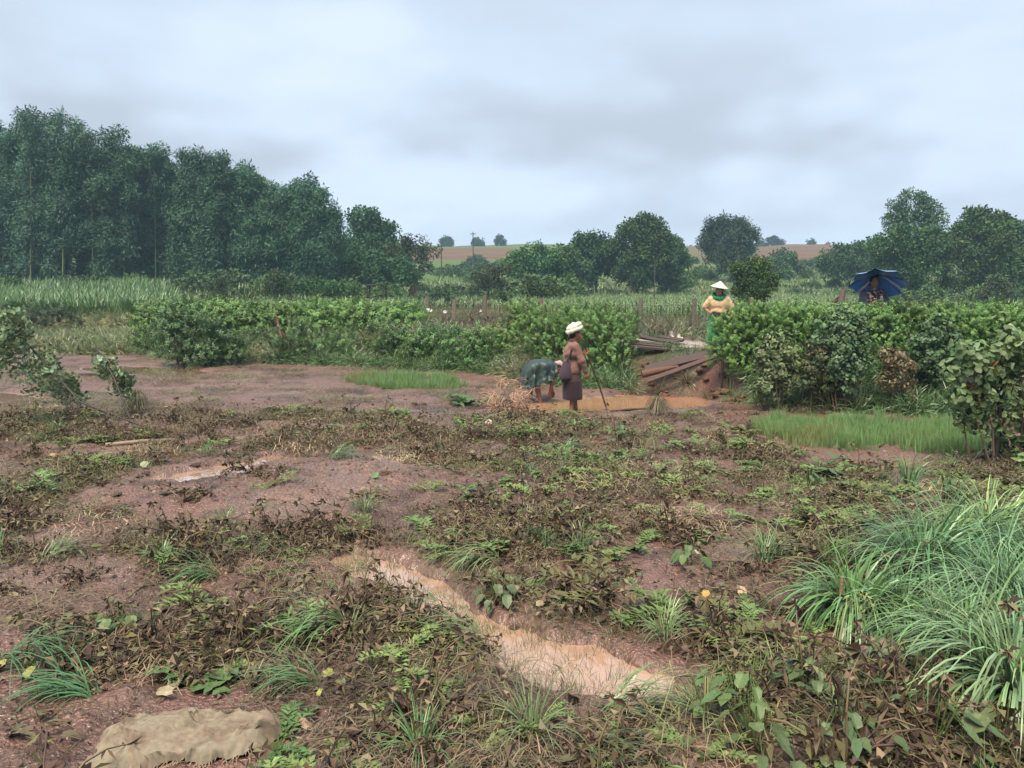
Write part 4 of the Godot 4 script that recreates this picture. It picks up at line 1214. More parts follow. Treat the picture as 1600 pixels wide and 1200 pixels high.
	sd.ell(Vector3(0.0, 0.06, 0), Vector3(0.1, 0.055, 0.085), 0.02)
	sd.cap(Vector3(0.03, 0.1, 0.03), Vector3(0.08, 0.105, -0.02), 0.022, 0.024, 0.012)
	sd.cap(Vector3(-0.04, 0.095, 0.02), Vector3(0.0, 0.11, -0.04), 0.022, 0.02, 0.012)
	sd.cap(Vector3(-0.1, -0.04, 0.03), Vector3(-0.09, -0.075, -0.03), 0.03, 0.024, 0.02)
	mb = MB.new()
	sd.build(mb, 0.0085, Color(0.66, 0.67, 0.55), Transform3D(Basis(Vector3(0, 0, 1), deg_to_rad(6)), Vector3(0.035, 1.437, 0)), -9, 9, wr, 0.008)
	part("turban", mb.mesh(M.cloth), o)
	var W := o.transform
	# the shoulder bag
	mb = MB.new()
	loft(mb, [[Vector3(0, 0.2, 0), 0.05, 0.03, 0.3], [Vector3(0, 0.14, 0), 0.075, 0.04, 0.6], [Vector3(-0.01, 0.04, 0), 0.1, 0.055, 0.8], [Vector3(-0.012, -0.04, 0), 0.11, 0.055, 0.8], [Vector3(-0.01, -0.09, 0), 0.095, 0.04, 0.6]], 22, Color(0.085, 0.06, 0.08), 0.05, 5)
	var bag := thing("shoulder_bag", W * Vector3(-0.13, 0.72, 0.17), "dark woven shoulder bag hanging behind the turbaned person", "bag")
	bag.rotation.y = o.rotation.y
	part("pouch", mb.mesh(M.cloth), bag)
	mb = MB.new()
	for k in [[0.012, 0.0], [-0.012, 0.012]]:
		mb.tube([Vector3(0.0, 0.17, k[1]), Vector3(0.05, 0.3, 0.03 + k[1]), Vector3(0.11 + k[0], 0.44, 0.01), Vector3(0.15 + k[0], 0.51, -0.05), Vector3(0.145 + k[0], 0.525, -0.09)], [0.02, 0.016, 0.014, 0.014, 0.014], 6, Color(0.06, 0.045, 0.06))
	part("strap", mb.mesh(M.cloth), bag)
	mb = MB.new()
	for k in 9: mb.blade(Vector3(rr(-0.06, -0.03), -0.09, rr(-0.02, 0.02)), Vector3(rr(-0.2, 0.1), -1, rr(-0.1, 0.1)), 0.1, 0.012, 0.1, 2, Color(0.03, 0.025, 0.03))
	part("tassel", mb.mesh(M.cloth), bag)
	# the staff
	mb = MB.new()
	var st := gnd(948, 641)
	var grip: Vector3 = W * (J.wr[1] + J.hf[1] * 0.085 + J.hp[1] * 0.03)
	var dirs := (grip - st).normalized()
	var top := st + dirs * ((grip - st).length() + 0.27)
	mb.tube([st - dirs * 0.05, st.lerp(top, 0.3) + Vector3(0.008, 0, 0), st.lerp(top, 0.65) - Vector3(0.006, 0, 0), top], [0.014, 0.015, 0.0165, 0.015], 8, Color(0.22, 0.13, 0.075))
	for k in range(st.distance_to(top) / 0.24 as int):
		var c := st.lerp(top, (k + 0.7) * 0.24 / st.distance_to(top))
		mb.tube([c - dirs * 0.008, c, c + dirs * 0.008], [0.0155, 0.0185, 0.0155], 8, Color(0.17, 0.10, 0.06))
	single("walking_staff", mb.mesh(M.wood), Transform3D.IDENTITY, "long thin bamboo staff held by the turbaned person", "staff")

func stooping(wr):
	var skin := Color(0.19, 0.09, 0.058)
	var base := gnd(845, 632)
	var o := thing("person", base - Vector3(0, 0.03, 0), "stooping person under a dark green plastic sheet reaching down to the mud", "person")
	o.rotation.y = deg_to_rad(8)
	var J := {"pelvis": Vector3(-0.17, 0.73, 0), "chest": Vector3(0.1, 0.75, 0), "neck": Vector3(0.24, 0.74, 0),
		"sh": [Vector3(0.17, 0.7, 0.15), Vector3(0.17, 0.7, -0.15)], "el": [Vector3(0.2, 0.46, 0.17), Vector3(0.24, 0.47, -0.16)], "wr": [Vector3(0.15, 0.26, 0.13), Vector3(0.24, 0.27, -0.1)],
		"hip": [Vector3(-0.17, 0.69, 0.09), Vector3(-0.18, 0.69, -0.09)], "kn": [Vector3(-0.08, 0.38, 0.1), Vector3(-0.17, 0.38, -0.12)], "an": [Vector3(-0.02, 0.07, 0.1), Vector3(-0.17, 0.07, -0.14)], "toe": [Vector3(0.14, 0.015, 0.12), Vector3(-0.01, 0.015, -0.16)],
		"hf": [Vector3(-0.1, -0.98, -0.1).normalized(), Vector3(0, -0.98, 0.15).normalized()], "hp": [Vector3(-0.3, 0, -0.95).normalized(), Vector3(-0.3, 0, 0.95).normalized()], "ht": [Vector3(0.95, 0, -0.3).normalized(), Vector3(0.95, 0, 0.3).normalized()], "hc": [0.5, 0.45]}
	var sd := SDF.new(); body(sd, J)
	var mb := MB.new()
	sd.build(mb, 0.014, skin)
	var hx := Transform3D(Basis(Vector3(0, 0, 1), deg_to_rad(-58)), Vector3(0.345, 0.715, 0))
	head(mb, hx, skin); hands(mb, J, skin)
	part("body", mb.mesh(M.skin), o)
	face_marks(o, hx); hair(o, hx)
	sd = SDF.new()
	sd.ell(Vector3(-0.03, 0.075, 0), Vector3(0.095, 0.055, 0.085), 0.02)
	sd.cap(Vector3(-0.09, 0.03, 0.05), Vector3(-0.1, 0.02, -0.05), 0.035, 0.035, 0.03)
	mb = MB.new()
	sd.build(mb, 0.009, Color(0.42, 0.33, 0.29), hx, -9, 9, wr, 0.006)
	part("headcloth", mb.mesh(M.cloth), o)
	# shorts seen under the sheet
	sd = SDF.new()
	sd.cap(J.pelvis, J.pelvis + Vector3(0.08, 0, 0), 0.135, 0.13, 0.04)
	for s in 2: sd.cap(J.hip[s], J.hip[s].lerp(J.kn[s], 0.75), 0.1, 0.09, 0.04)
	mb = MB.new()
	sd.build(mb, 0.014, Color(0.035, 0.035, 0.04))
	part("shorts", mb.mesh(M.cloth), o)
	# plastic sheet: arches along the back
	var st := [[-0.40, 0.40, 0.31, 0.13], [-0.385, 0.56, 0.30, 0.19], [-0.335, 0.71, 0.31, 0.225], [-0.25, 0.82, 0.35, 0.24], [-0.14, 0.878, 0.40, 0.25], [-0.02, 0.893, 0.45, 0.255], [0.09, 0.888, 0.49, 0.255], [0.18, 0.872, 0.48, 0.25], [0.25, 0.83, 0.54, 0.22], [0.285, 0.79, 0.60, 0.17]]
	var fine := []
	for q in 46:
		var f := q / 45.0 * (st.size() - 1)
		var a := mini(int(f), st.size() - 2)
		var t := f - a
		var R := []
		for k in 4: R.append(cubic_interpolate(st[a][k], st[a + 1][k], st[maxi(a - 1, 0)][k], st[mini(a + 2, st.size() - 1)][k], t))
		fine.append(R)
	var G := []
	for q in fine.size():
		var R = fine[q]; var row := []
		for k in 53:
			var v := (k - 26) / 26.0
			var s := absf(v)
			var z: float = R[3] * sin(minf(s * 1.75, 1.0) * PI / 2) * signf(v) * (1.0 + 0.1 * s * s)
			var round_ := 0.11 * (1.0 - cos(minf(s * 1.75, 1.0) * PI / 2))
			var drop := maxf(0.0, s - 0.4) / 0.6
			var y: float = lerpf(R[1] - round_, R[2] + 0.02 * sin(q * 0.9 + v * 3.0), drop)
			var fold: float = 0.028 * s * sin(q * 0.75 + 2.0 * wr.get_noise_2d(v * 0.1, q * 0.02)) + 0.045 * wr.get_noise_3d(R[0] * 0.7, y * 0.25, v * 0.3)
			row.append(Vector3(R[0] - 0.02 * drop + fold * 0.4, y + fold * 0.4, z + fold * signf(v)))
		G.append(row)
	mb = MB.new()
	sheet(mb, G, Color(0.02, 0.042, 0.043), 0.01)
	part("plastic_sheet", mb.mesh(M.plastic), o)

# a grid of points as a thin double-sided cloth with smooth normals
func sheet(mb: MB, G: Array, col: Color, thick: float):
	var rows := G.size(); var cols: int = G[0].size()
	for side in 2:
		var k0 := mb.v.size()
		for q in rows:
			for k in cols:
				var a: Vector3 = G[mini(q + 1, rows - 1)][k] - G[maxi(q - 1, 0)][k]
				var b: Vector3 = G[q][mini(k + 1, cols - 1)] - G[q][maxi(k - 1, 0)]
				var nn := a.cross(b).normalized() * (1.0 if side == 0 else -1.0)
				mb.v.append(G[q][k] + nn * thick * 0.5); mb.n.append(nn); mb.c.append(col)
		for q in rows - 1:
			for k in cols - 1:
				var a := k0 + q * cols + k
				if side == 0: mb.i.append_array(PackedInt32Array([a, a + 1, a + cols + 1, a, a + cols + 1, a + cols]))
				else: mb.i.append_array(PackedInt32Array([a, a + cols + 1, a + 1, a, a + cols, a + cols + 1]))

func conical(wr):
	var skin := Color(0.27, 0.14, 0.09)
	var base := under(1121, 18.0)
	base.y = at(1121, 549, 18.0).y
	var o := thing("person", base, "person in a conical hat and pale yellow shirt with hands on hips", "person")
	o.rotation.y = deg_to_rad(-98)
	var J := {"pelvis": Vector3(0.0, 0.8, 0), "chest": Vector3(0.02, 1.1, 0), "neck": Vector3(0.03, 1.28, 0),
		"sh": [Vector3(0.02, 1.21, 0.17), Vector3(0.02, 1.21, -0.17)], "el": [Vector3(-0.02, 1.0, 0.32), Vector3(-0.02, 0.99, -0.33)], "wr": [Vector3(0.1, 0.9, 0.2), Vector3(0.08, 0.87, -0.22)],
		"hip": [Vector3(0, 0.76, 0.09), Vector3(0, 0.76, -0.09)], "kn": [Vector3(0.03, 0.44, 0.1), Vector3(0.03, 0.44, -0.1)], "an": [Vector3(-0.02, 0.07, 0.11), Vector3(-0.02, 0.07, -0.11)], "toe": [Vector3(0.14, 0.015, 0.13), Vector3(0.14, 0.015, -0.13)],
		"hf": [Vector3(0.5, -0.3, -0.8).normalized(), Vector3(0.5, -0.3, 0.8).normalized()], "hp": [Vector3(-0.85, 0, -0.5).normalized(), Vector3(-0.85, 0, 0.5).normalized()], "ht": [Vector3(0.1, 0.95, -0.2).normalized(), Vector3(0.1, 0.95, 0.2).normalized()], "hc": [0.5, 0.5]}
	var sd := SDF.new(); body(sd, J)
	var mb := MB.new()
	sd.build(mb, 0.015, skin)
	var hx := Transform3D(Basis(Vector3(0, 1, 0), deg_to_rad(-38)), Vector3(0.05, 1.415, 0))
	head(mb, hx, skin); hands(mb, J, skin)
	part("body", mb.mesh(M.skin), o)
	face_marks(o, hx); hair(o, hx, true)
	# shirt
	sd = SDF.new()
	sd.cap(Vector3(0.01, 0.93, 0.06), Vector3(0.01, 0.93, -0.06), 0.13, 0.13, 0.05)
	sd.cap(Vector3(0.02, 1.1, 0.08), Vector3(0.02, 1.1, -0.08), 0.13, 0.13, 0.06)
	sd.cap(Vector3(0.02, 1.19, 0.13), Vector3(0.02, 1.19, -0.13), 0.085, 0.085, 0.05)
	for s in 2: sd.cap(J.sh[s], J.sh[s].lerp(J.el[s], 0.8), 0.078, 0.075, 0.03)
	mb = MB.new()
	sd.build(mb, 0.014, Color(0.60, 0.44, 0.27), Transform3D.IDENTITY, 0.9, 2.0, wr, 0.012)
	part("shirt", mb.mesh(M.cloth), o)
	# green mesh shawl
	sd = SDF.new()
	for q in 12:
		var a := TAU * q / 12; var b := TAU * (q + 1) / 12
		sd.cap(Vector3(0.03 + cos(a) * 0.1, 1.27 - cos(a) * 0.05, sin(a) * 0.13), Vector3(0.03 + cos(b) * 0.1, 1.27 - cos(b) * 0.05, sin(b) * 0.13), 0.035, 0.035, 0.02)
	sd.cap(Vector3(-0.06, 1.28, -0.1), Vector3(-0.08, 1.33, 0.1), 0.05, 0.05, 0.03)
	sd.cap(Vector3(-0.02, 1.3, 0.12), Vector3(0.02, 1.36, 0.12), 0.04, 0.02, 0.02)
	mb = MB.new()
	sd.build(mb, 0.012, Color(0.012, 0.22, 0.10), Transform3D.IDENTITY, -9, 9, wr, 0.02)
	part("shawl", mb.mesh(M.cloth), o)
	# dark bundle tied at the waist
	sd = SDF.new()
	sd.cap(Vector3(0.14, 0.86, 0.1), Vector3(0.15, 0.82, -0.08), 0.075, 0.06, 0.03)
	sd.cap(Vector3(0.16, 0.8, 0.04), Vector3(0.15, 0.7, 0.02), 0.06, 0.035, 0.03)
	mb = MB.new()
	sd.build(mb, 0.012, Color(0.03, 0.02, 0.035), Transform3D.IDENTITY, -9, 9, wr, 0.02)
	part("waist_bundle", mb.mesh(M.cloth), o)
	mb = MB.new()
	loft(mb, [[Vector3(0.0, 0.95, 0), 0.13, 0.16, 0.1], [Vector3(0, 0.8, 0), 0.155, 0.2, 0.5], [Vector3(0.02, 0.55, 0), 0.17, 0.205, 1.0], [Vector3(0.02, 0.18, 0), 0.19, 0.27, 1.3], [Vector3(0.02, 0.18, 0), 0.175, 0.255, 1.3]], 44, Color(0.01, 0.24, 0.115), 0.06, 7, false)
	part("wrap_skirt", mb.mesh(M.cloth), o)
	# hat
	var hat := Transform3D(Basis(Vector3(1, 0, 0), deg_to_rad(-10)) * Basis(Vector3(0, 0, 1), deg_to_rad(-6)), Vector3(0.045, 1.475, 0))
	mb = MB.new()
	var G := []
	for q in 10:
		var row := []
		for k in 37:
			var a := TAU * k / 36.0; var f := q / 9.0
			row.append(hat * Vector3(cos(a) * 0.205 * f, 0.155 * (1.0 - pow(f, 0.9)) + 0.004, sin(a) * 0.205 * f))
		G.append(row)
	sheet(mb, G, Color(0.58, 0.57, 0.56), 0.006)
	var hatp := part("conical_hat", mb.mesh(M.cloth), o)
	mb = MB.new()
	var ringp := []; var rad := []
	for k in 37:
		ringp.append(hat * Vector3(cos(TAU * k / 36.0) * 0.206, 0.004, sin(TAU * k / 36.0) * 0.206)); rad.append(0.005)
	mb.tube(ringp, rad, 5, Color(0.3, 0.26, 0.2), false)
	part("hat_rim", mb.mesh(M.wood), hatp)

func umbrella_person(wr):
	var skin := Color(0.23, 0.12, 0.085)
	var base := under(1361, 15.6)
	base.y = at(1361, 431, 15.6).y - 1.585
	var o := thing("person", base, "person in a maroon patterned top standing under the blue umbrella behind the hedge", "person")
	o.rotation.y = deg_to_rad(-105)
	var J := {"pelvis": Vector3(0.0, 0.82, 0), "chest": Vector3(0.02, 1.12, 0), "neck": Vector3(0.03, 1.3, 0),
		"sh": [Vector3(0.02, 1.24, 0.175), Vector3(0.02, 1.24, -0.175)], "el": [Vector3(0.02, 0.98, 0.24), Vector3(0.03, 0.98, -0.24)], "wr": [Vector3(0.19, 1.03, 0.06), Vector3(0.21, 1.01, -0.1)],
		"hip": [Vector3(0, 0.78, 0.09), Vector3(0, 0.78, -0.09)], "kn": [Vector3(0.03, 0.44, 0.1), Vector3(0.03, 0.44, -0.1)], "an": [Vector3(-0.02, 0.07, 0.1), Vector3(-0.02, 0.07, -0.1)], "toe": [Vector3(0.14, 0.015, 0.12), Vector3(0.14, 0.015, -0.12)],
		"hf": [Vector3(0.2, 0.1, -0.97).normalized(), Vector3(0.1, 0.05, 0.99).normalized()], "hp": [Vector3(-0.97, 0.1, -0.2).normalized(), Vector3(-0.97, 0.1, 0.1).normalized()], "ht": [Vector3(0.1, 0.98, 0.1).normalized(), Vector3(0.1, 0.98, -0.1).normalized()], "hc": [0.8, 0.6]}
	var sd := SDF.new(); body(sd, J)
	var mb := MB.new()
	sd.build(mb, 0.015, skin)
	var hx := Transform3D(Basis(Vector3(0, 1, 0), deg_to_rad(8)), Vector3(0.05, 1.455, 0))
	head(mb, hx, skin); hands(mb, J, skin)
	part("body", mb.mesh(M.skin), o)
	face_marks(o, hx); hair(o, hx, true)
	sd = SDF.new()
	sd.cap(Vector3(0.01, 0.86, 0.06), Vector3(0.01, 0.86, -0.06), 0.14, 0.14, 0.05)
	sd.cap(Vector3(0.02, 1.12, 0.08), Vector3(0.02, 1.12, -0.08), 0.135, 0.135, 0.06)
	sd.cap(Vector3(0.02, 1.22, 0.13), Vector3(0.02, 1.22, -0.13), 0.085, 0.085, 0.05)
	sd.cap(Vector3(0.02, 1.25, 0), Vector3(0.03, 1.3, 0), 0.085, 0.06, 0.03)
	for s in 2: sd.chain([J.sh[s], J.el[s], J.wr[s].lerp(J.el[s], 0.35)], [0.075, 0.065, 0.055], 0.03)
	mb = MB.new()
	sd.build(mb, 0.0125, Color(0.07, 0.09, 0.12), Transform3D.IDENTITY, 0.74, 2.0, wr, 0.012)
	# printed top: dark blue sleeves, a maroon front with pale motifs woven into the cloth
	for q in mb.v.size():
		var p := mb.v[q]
		if p.x > 0.05 and absf(p.z + 0.02) < 0.15:
			var t: float = wr.get_noise_3d(p.x * 1.2, p.y * 1.6 + 4.0, p.z * 1.6)
			mb.c[q] = Color(0.42, 0.40, 0.42) if t > 0.22 else (Color(0.13, 0.022, 0.04) if t > -0.2 else Color(0.06, 0.03, 0.06))
	part("top", mb.mesh(M.cloth), o)
	mb = MB.new()
	loft(mb, [[Vector3(0.0, 0.85, 0), 0.14, 0.16, 0.1], [Vector3(0, 0.6, 0), 0.16, 0.2, 0.6], [Vector3(0.01, 0.15, 0), 0.17, 0.21, 1.0]], 36, Color(0.05, 0.035, 0.05), 0.05, 6, false)
	part("skirt", mb.mesh(M.cloth), o)
	# the umbrella
	var c := at(1372, 441, 15.45)
	var axis := Vector3(0.25, 0.82, -0.52).normalized()
	var grip: Vector3 = o.transform * (J.wr[0] + J.hf[0] * 0.09 + J.hp[0] * 0.02)
	var b := basis_up(axis, 0.2)
	var u := thing("umbrella", c, "open dark blue umbrella held over the hedge", "umbrella")
	u.basis = b
	var R := 0.535
	for q in 8:
		mb = MB.new()
		for side in 2:
			var rows := []
			for f in 9:
				var t := f / 8.0
				var row := []
				for k in 9:
					var s := k / 8.0
					var a := TAU * (q + s) / 8.0
					var scal := 1.0 - 0.085 * t * sin(PI * s) # edge scallop between rib tips
					var rad := R * t * scal * (cos(PI / 8) / cos(PI * (s - 0.5) / 4.0) if t > 0 else 1.0)
					var y := 0.17 - 0.22 * pow(t, 1.9) - 0.012 * sin(PI * s) * t
					row.append(Vector3(cos(a) * rad, y + (0.0025 if side == 0 else -0.0025), sin(a) * rad))
				rows.append(row)
			var m1 := MB.new()
			sheet(m1, rows, Color(0.075, 0.21, 0.56), 0.001)
			var k0 := mb.v.size()
			mb.v.append_array(m1.v); mb.n.append_array(m1.n); mb.c.append_array(m1.c)
			for j in m1.i: mb.i.append(j + k0)
		var pan := part("panel", mb.mesh(M.canopy), u)
		mb = MB.new()
		var pts := []; var rs := []
		for f in 9:
			var t := f / 8.0
			pts.append(Vector3(cos(TAU * q / 8.0) * R * t * 0.98, 0.17 - 0.22 * pow(t, 1.9) - 0.01, sin(TAU * q / 8.0) * R * t * 0.98)); rs.append(0.0026)
		mb.tube(pts, rs, 5, Color(0.02, 0.025, 0.04))
		part("rib", mb.mesh(M.bark), pan)
	mb = MB.new()
	var g := u.transform.affine_inverse() * grip
	mb.tube([Vector3(0, 0.27, 0), Vector3(0, 0.1, 0), g, g + (g - Vector3(0, 0.1, 0)).normalized() * 0.12], [0.004, 0.006, 0.006, 0.012], 7, Color(0.05, 0.05, 0.06))
	part("shaft", mb.mesh(M.plastic), u)

# ---------------------------------------------------------------- objects
func plank(a: Vector3, b: Vector3, w: float, h: float, col: Color, roll := 0.0) -> ArrayMesh:
	var mb := MB.new()
	var x := (b - a).normalized()
	var y := Vector3.UP.rotated(x, roll)
	y = (y - x * y.dot(x)).normalized()
	var bs := Basis(x, y, x.cross(y))
	mb.box(Transform3D(bs, (a + b) * 0.5), Vector3((b - a).length(), h, w), col, 0.006)
	return mb.mesh(M.wood)

func root_strand(mb: MB, p: Vector3, d: Vector3, ln: float, r: float, curl: float, col: Color, lowest := -1e9):
	var pts := [p]; var rs := [r]
	var dd := d
	for q in 6:
		dd = (dd + rdir() * curl + Vector3(0, -0.14, 0)).normalized()
		var e: Vector3 = pts[-1] + dd * ln / 6.0
		e.y = maxf(e.y, lowest)
		pts.append(e); rs.append(r * (1.0 - 0.13 * (q + 1)))
	mb.tube(pts, rs, 4, col, false)

func objects():
	rng.seed = 105
	# fence behind the track: concrete posts
	var posts := [[668, 32.0, 1.12, "concrete fence post at the outer end of the picket fence"], [710, 32.5, 1.0, "weathered fence post between the picket ends and the debris heap"], [758, 31.5, 1.2, "taller fence post beside the dark debris heap"], [1000, 26.5, 1.12, "fence post standing above the pile of planks"], [1083, 26.0, 1.08, "fence post on the verge beside the conical hat"], [1172, 24.0, 1.15, "fence post half hidden by the end bush of the hedge"], [845, 30.0, 1.1, "fence post behind the big bright bush"]]
	for P in posts:
		var b := under(P[0], P[1])
		var mb := MB.new()
		var sz := 0.13 if P[1] < 30 else 0.16
		var t := Transform3D(Basis(Vector3(0, 0, 1), PI / 2 + rr(-0.03, 0.03)), b + Vector3(0, P[2] / 2 - 0.1, 0))
		mb.box(t, Vector3(P[2] + 0.2, sz, sz), tint(Color(0.21, 0.17, 0.145), 0.12), 0.02)
		single("fence_post", mb.mesh(M.concrete), Transform3D.IDENTITY, P[3], "post", "fence posts behind the track")
	# picket fence of thin stakes
	var f := thing("picket_fence", under(755, 33.0), "thin grey stake fence running behind the debris gap", "fence")
	for q in 58:
		var px := 662.0 + q * 3.45
		var b := under(px, 33.5 + 0.02 * q) - f.position
		var h := rr(0.62, 0.86)
		var mb := MB.new()
		mb.tube([b - Vector3(0, 0.05, 0), b + Vector3(rr(-0.04, 0.04), h, rr(-0.02, 0.02))], [0.02, 0.016], 5, tint(Color(0.17, 0.145, 0.11), 0.3))
		part("picket", mb.mesh(M.bark), f)
	for h in [0.3, 0.62]:
		var mb := MB.new()
		mb.tube([under(660, 33.4) - f.position + Vector3(0, h, 0), under(760, 33.8) - f.position + Vector3(0, h + 0.02, 0), under(862, 34.6) - f.position + Vector3(0, h, 0)], [0.014, 0.014, 0.014], 5, Color(0.14, 0.11, 0.085))
		part("rail", mb.mesh(M.bark), f)
	# wires on the posts
	for k in 2:
		var mb := MB.new()
		var pts := []; var rs := []
		for P in [posts[6], posts[3], posts[4], posts[5]]:
			pts.append(under(P[0], P[1]) + Vector3(0, 0.55 + 0.3 * k, 0.07)); rs.append(0.006)
		mb.tube(pts, rs, 4, Color(0.12, 0.10, 0.09))
		single("fence_wire", mb.mesh(M.bark), Transform3D.IDENTITY, "%s rusty wire strung between the posts above the planks" % ["lower", "upper"][k], "wire")
	# white scraps on the stakes
	for S in [[752, 488, 32.3, "white plastic scrap on the stake above the dark debris heap"], [697, 487, 33.3, "small white plastic scrap on a picket near the end post"], [670, 486, 31.8, "white scrap caught at the top of the end post"]]:
		var mb := MB.new()
		for q in 7: mb.broad(Vector3.ZERO, rdir(), rdir(), 0.16, 0.11, Color(0.68, 0.68, 0.66), 0.3)
		single("plastic_scrap", mb.mesh(M.plastic), Transform3D(Basis.IDENTITY, at(S[0], S[1], S[2])), S[3], "scrap", "plastic scraps on the fence")
	# dark debris heaped against the fence
	var heaps := [[752, 505, 30.5, 0.95, "tall dark heap of roots washed against the picket fence"], [690, 512, 29.0, 0.55, "low heap of muddy debris at the fence end"], [720, 514, 28.0, 0.5, "spread of washed-up sticks in the debris gap"], [785, 515, 27.5, 0.5, "clump of muddy sticks at the edge of the yellow-green bush"],
		[1040, 516, 24.5, 0.6, "brown debris along the fence behind the planks"], [1085, 518, 24.0, 0.55, "brown debris below the fence post by the conical hat"], [615, 548, 23.0, 0.4, "brown tangle of dead stems at the hedge foot"]]
	for H in heaps:
		var mb := MB.new()
		for q in 95:
			var a := rr(0, TAU); var r: float = sqrt(rng.randf()) * H[3] * 0.9
			root_strand(mb, Vector3(cos(a) * r, rr(0, H[3] * 0.85) * (1.0 - r / H[3]) + 0.02, sin(a) * r * 0.7), (rdir() + Vector3(0, 0.5, 0)).normalized(), rr(0.25, 0.6), rr(0.006, 0.016), 0.35, tint(Color(0.085, 0.055, 0.042), 0.35), -0.05)
		for q in 40:
			var a := rr(0, TAU); var r: float = sqrt(rng.randf()) * H[3]
			mb.leaf(Vector3(cos(a) * r, rr(0, H[3] * 0.6) * (1.0 - r / H[3]) + 0.02, sin(a) * r * 0.7), rdir(), rdir(), 0.2, 0.12, tint(Color(0.07, 0.05, 0.04), 0.3))
		single("debris_heap", mb.mesh(M.withered), Transform3D(Basis.IDENTITY, under(H[0], H[2])), H[4], "debris", "flood debris along the fence")
	# rubble beside the debris gap: broken pale slabs
	var slabs := [[700, 519, 25.5, 0.5], [728, 523, 24.5, 0.6], [752, 518, 25.8, 0.45], [690, 526, 24.0, 0.4], [775, 522, 24.6, 0.4]]
	for S in slabs:
		var mb := MB.new()
		mb.box(Transform3D(Basis(Vector3.UP, rr(-0.6, 0.6)) * Basis(Vector3(0, 0, 1), rr(-0.2, 0.2)), Vector3(0, 0.07, 0)), Vector3(S[3] * 1.5, 0.1, S[3]), tint(Color(0.34, 0.25, 0.20), 0.15), 0.02)
		single("mud_slab", mb.mesh(M.concrete), Transform3D(Basis.IDENTITY, under(S[0], S[2])), "pale slab of broken earth lying in the debris gap", "slab", "broken slabs in the debris gap")
	# broken red stake in the far hedge
	var mb := MB.new()
	var p0 := at(440, 528, 22.7); var p1 := at(430, 488, 22.9)
	mb.tube([p0, p0.lerp(p1, 0.6), p1], [0.05, 0.045, 0.02], 6, Color(0.22, 0.09, 0.055))
	single("broken_stake", mb.mesh(M.wood), Transform3D.IDENTITY, "broken reddish stake leaning in the far hedge", "stake")
	# leaning fence post and rubble behind the clipped hedge
	mb = MB.new()
	var q0 := under(1302, 20.0); var q1 := at(1318, 452, 20.0)
	mb.tube([q0, q0.lerp(q1, 0.6), q1], [0.085, 0.08, 0.075], 8, Color(0.19, 0.145, 0.115))
	single("leaning_post", mb.mesh(M.wood), Transform3D.IDENTITY, "thick leaning wooden post behind the hedge near the umbrella", "post")
	mb = MB.new()
	for k in 7: mb.tube([at(1288 + rr(-6, 14), 474 + rr(-3, 8), 20.3), at(1312 + rr(-4, 14), 463 + rr(-2, 12), 20.2)], [0.02, 0.015], 5, tint(Color(0.15, 0.11, 0.09), 0.2))
	single("brushwood", mb.mesh(M.bark), Transform3D.IDENTITY, "loose sticks leaning on the thick post behind the hedge", "brushwood")
	# plank pile on the bank
	var pl := [[985, 541, 1048, 546, 17.3, 0.16, 0.0], [978, 533, 1046, 539, 17.7, 0.14, 0.2], [1000, 527, 1046, 535, 18.0, 0.14, 0.1], [995, 524, 1072, 540, 18.3, 0.13, 0.15], [1010, 529, 1060, 534, 18.6, 0.14, 0.1], [1030, 526, 1068, 532, 18.9, 0.12, 0.3], [985, 537, 1040, 542, 17.5, 0.12, 0.05]]
	var plabel := ["lowest long dark plank at the front of the bank pile", "dark plank lying on the front plank of the bank pile", "short plank near the top of the bank pile", "long plank sticking out across the track from the bank pile", "plank in the middle of the bank pile", "topmost short plank at the back of the bank pile", "narrow plank wedged in the front of the bank pile"]
	for k in pl.size():
		var P = pl[k]
		var a := at(P[0], P[1], P[4]); var b := at(P[2], P[3], P[4] - 0.35)
		single("plank", plank(a, b, P[5], 0.055, tint(Color(0.075, 0.048, 0.04), 0.25), P[6]), Transform3D.IDENTITY, plabel[k], "plank", "planks piled on the bank")
	mb = MB.new()
	for k in 12: mb.broad(Vector3(rr(-0.15, 0.15), rr(0, 0.12), rr(-0.1, 0.1)), rdir(), rdir(), 0.14, 0.1, Color(0.62, 0.55, 0.52), 0.3)
	single("torn_sacking", mb.mesh(M.cloth), Transform3D(Basis.IDENTITY, at(1054, 528, 19.0)), "crumpled pale cloth lying behind the plank pile", "cloth")
	# long boards of the washed-out footbridge sloping to the pond
	var a0 := at(1008, 578, 16.2); var a1 := at(1142, 545, 15.9)
	single("bridge_board", plank(a0, a1, 0.22, 0.06, Color(0.075, 0.043, 0.036), 0.6), Transform3D.IDENTITY, "upper long board sloping down the washed-out bank to the pond", "board", "boards of the washed-out footbridge")
	a0 = at(1010, 596, 15.7); a1 = at(1122, 555, 15.6)
	single("bridge_board", plank(a0, a1, 0.14, 0.05, Color(0.12, 0.066, 0.05), 0.35), Transform3D.IDENTITY, "lower long board with a pale edge sloping to the pond", "board", "boards of the washed-out footbridge")
	mb = MB.new()
	a0 = at(1003, 585, 15.9); a1 = at(1060, 572, 15.95)
	mb.tube([a0, a0.lerp(a1, 0.4), a1], [0.08, 0.07, 0.02], 10, Color(0.12, 0.066, 0.05))
	single("log", mb.mesh(M.bark), Transform3D.IDENTITY, "mud-caked log end under the sloping boards at the pond", "log")
	# collapsed clods of earth on the washed-out bank
	for k in 26:
		var x := rr(2.7, 4.6)
		var z := -(bank_depth(x) + rr(-0.1, 1.3))
		single("earth_clod", clod(rr(0.05, 0.13), Color(0.17, 0.088, 0.064)), Transform3D(Basis(Vector3.UP, rr(0, TAU)), on_ground(x, z)), "red earth clod slumped below the sloping boards", "clod", "clods slumped from the washed-out bank")
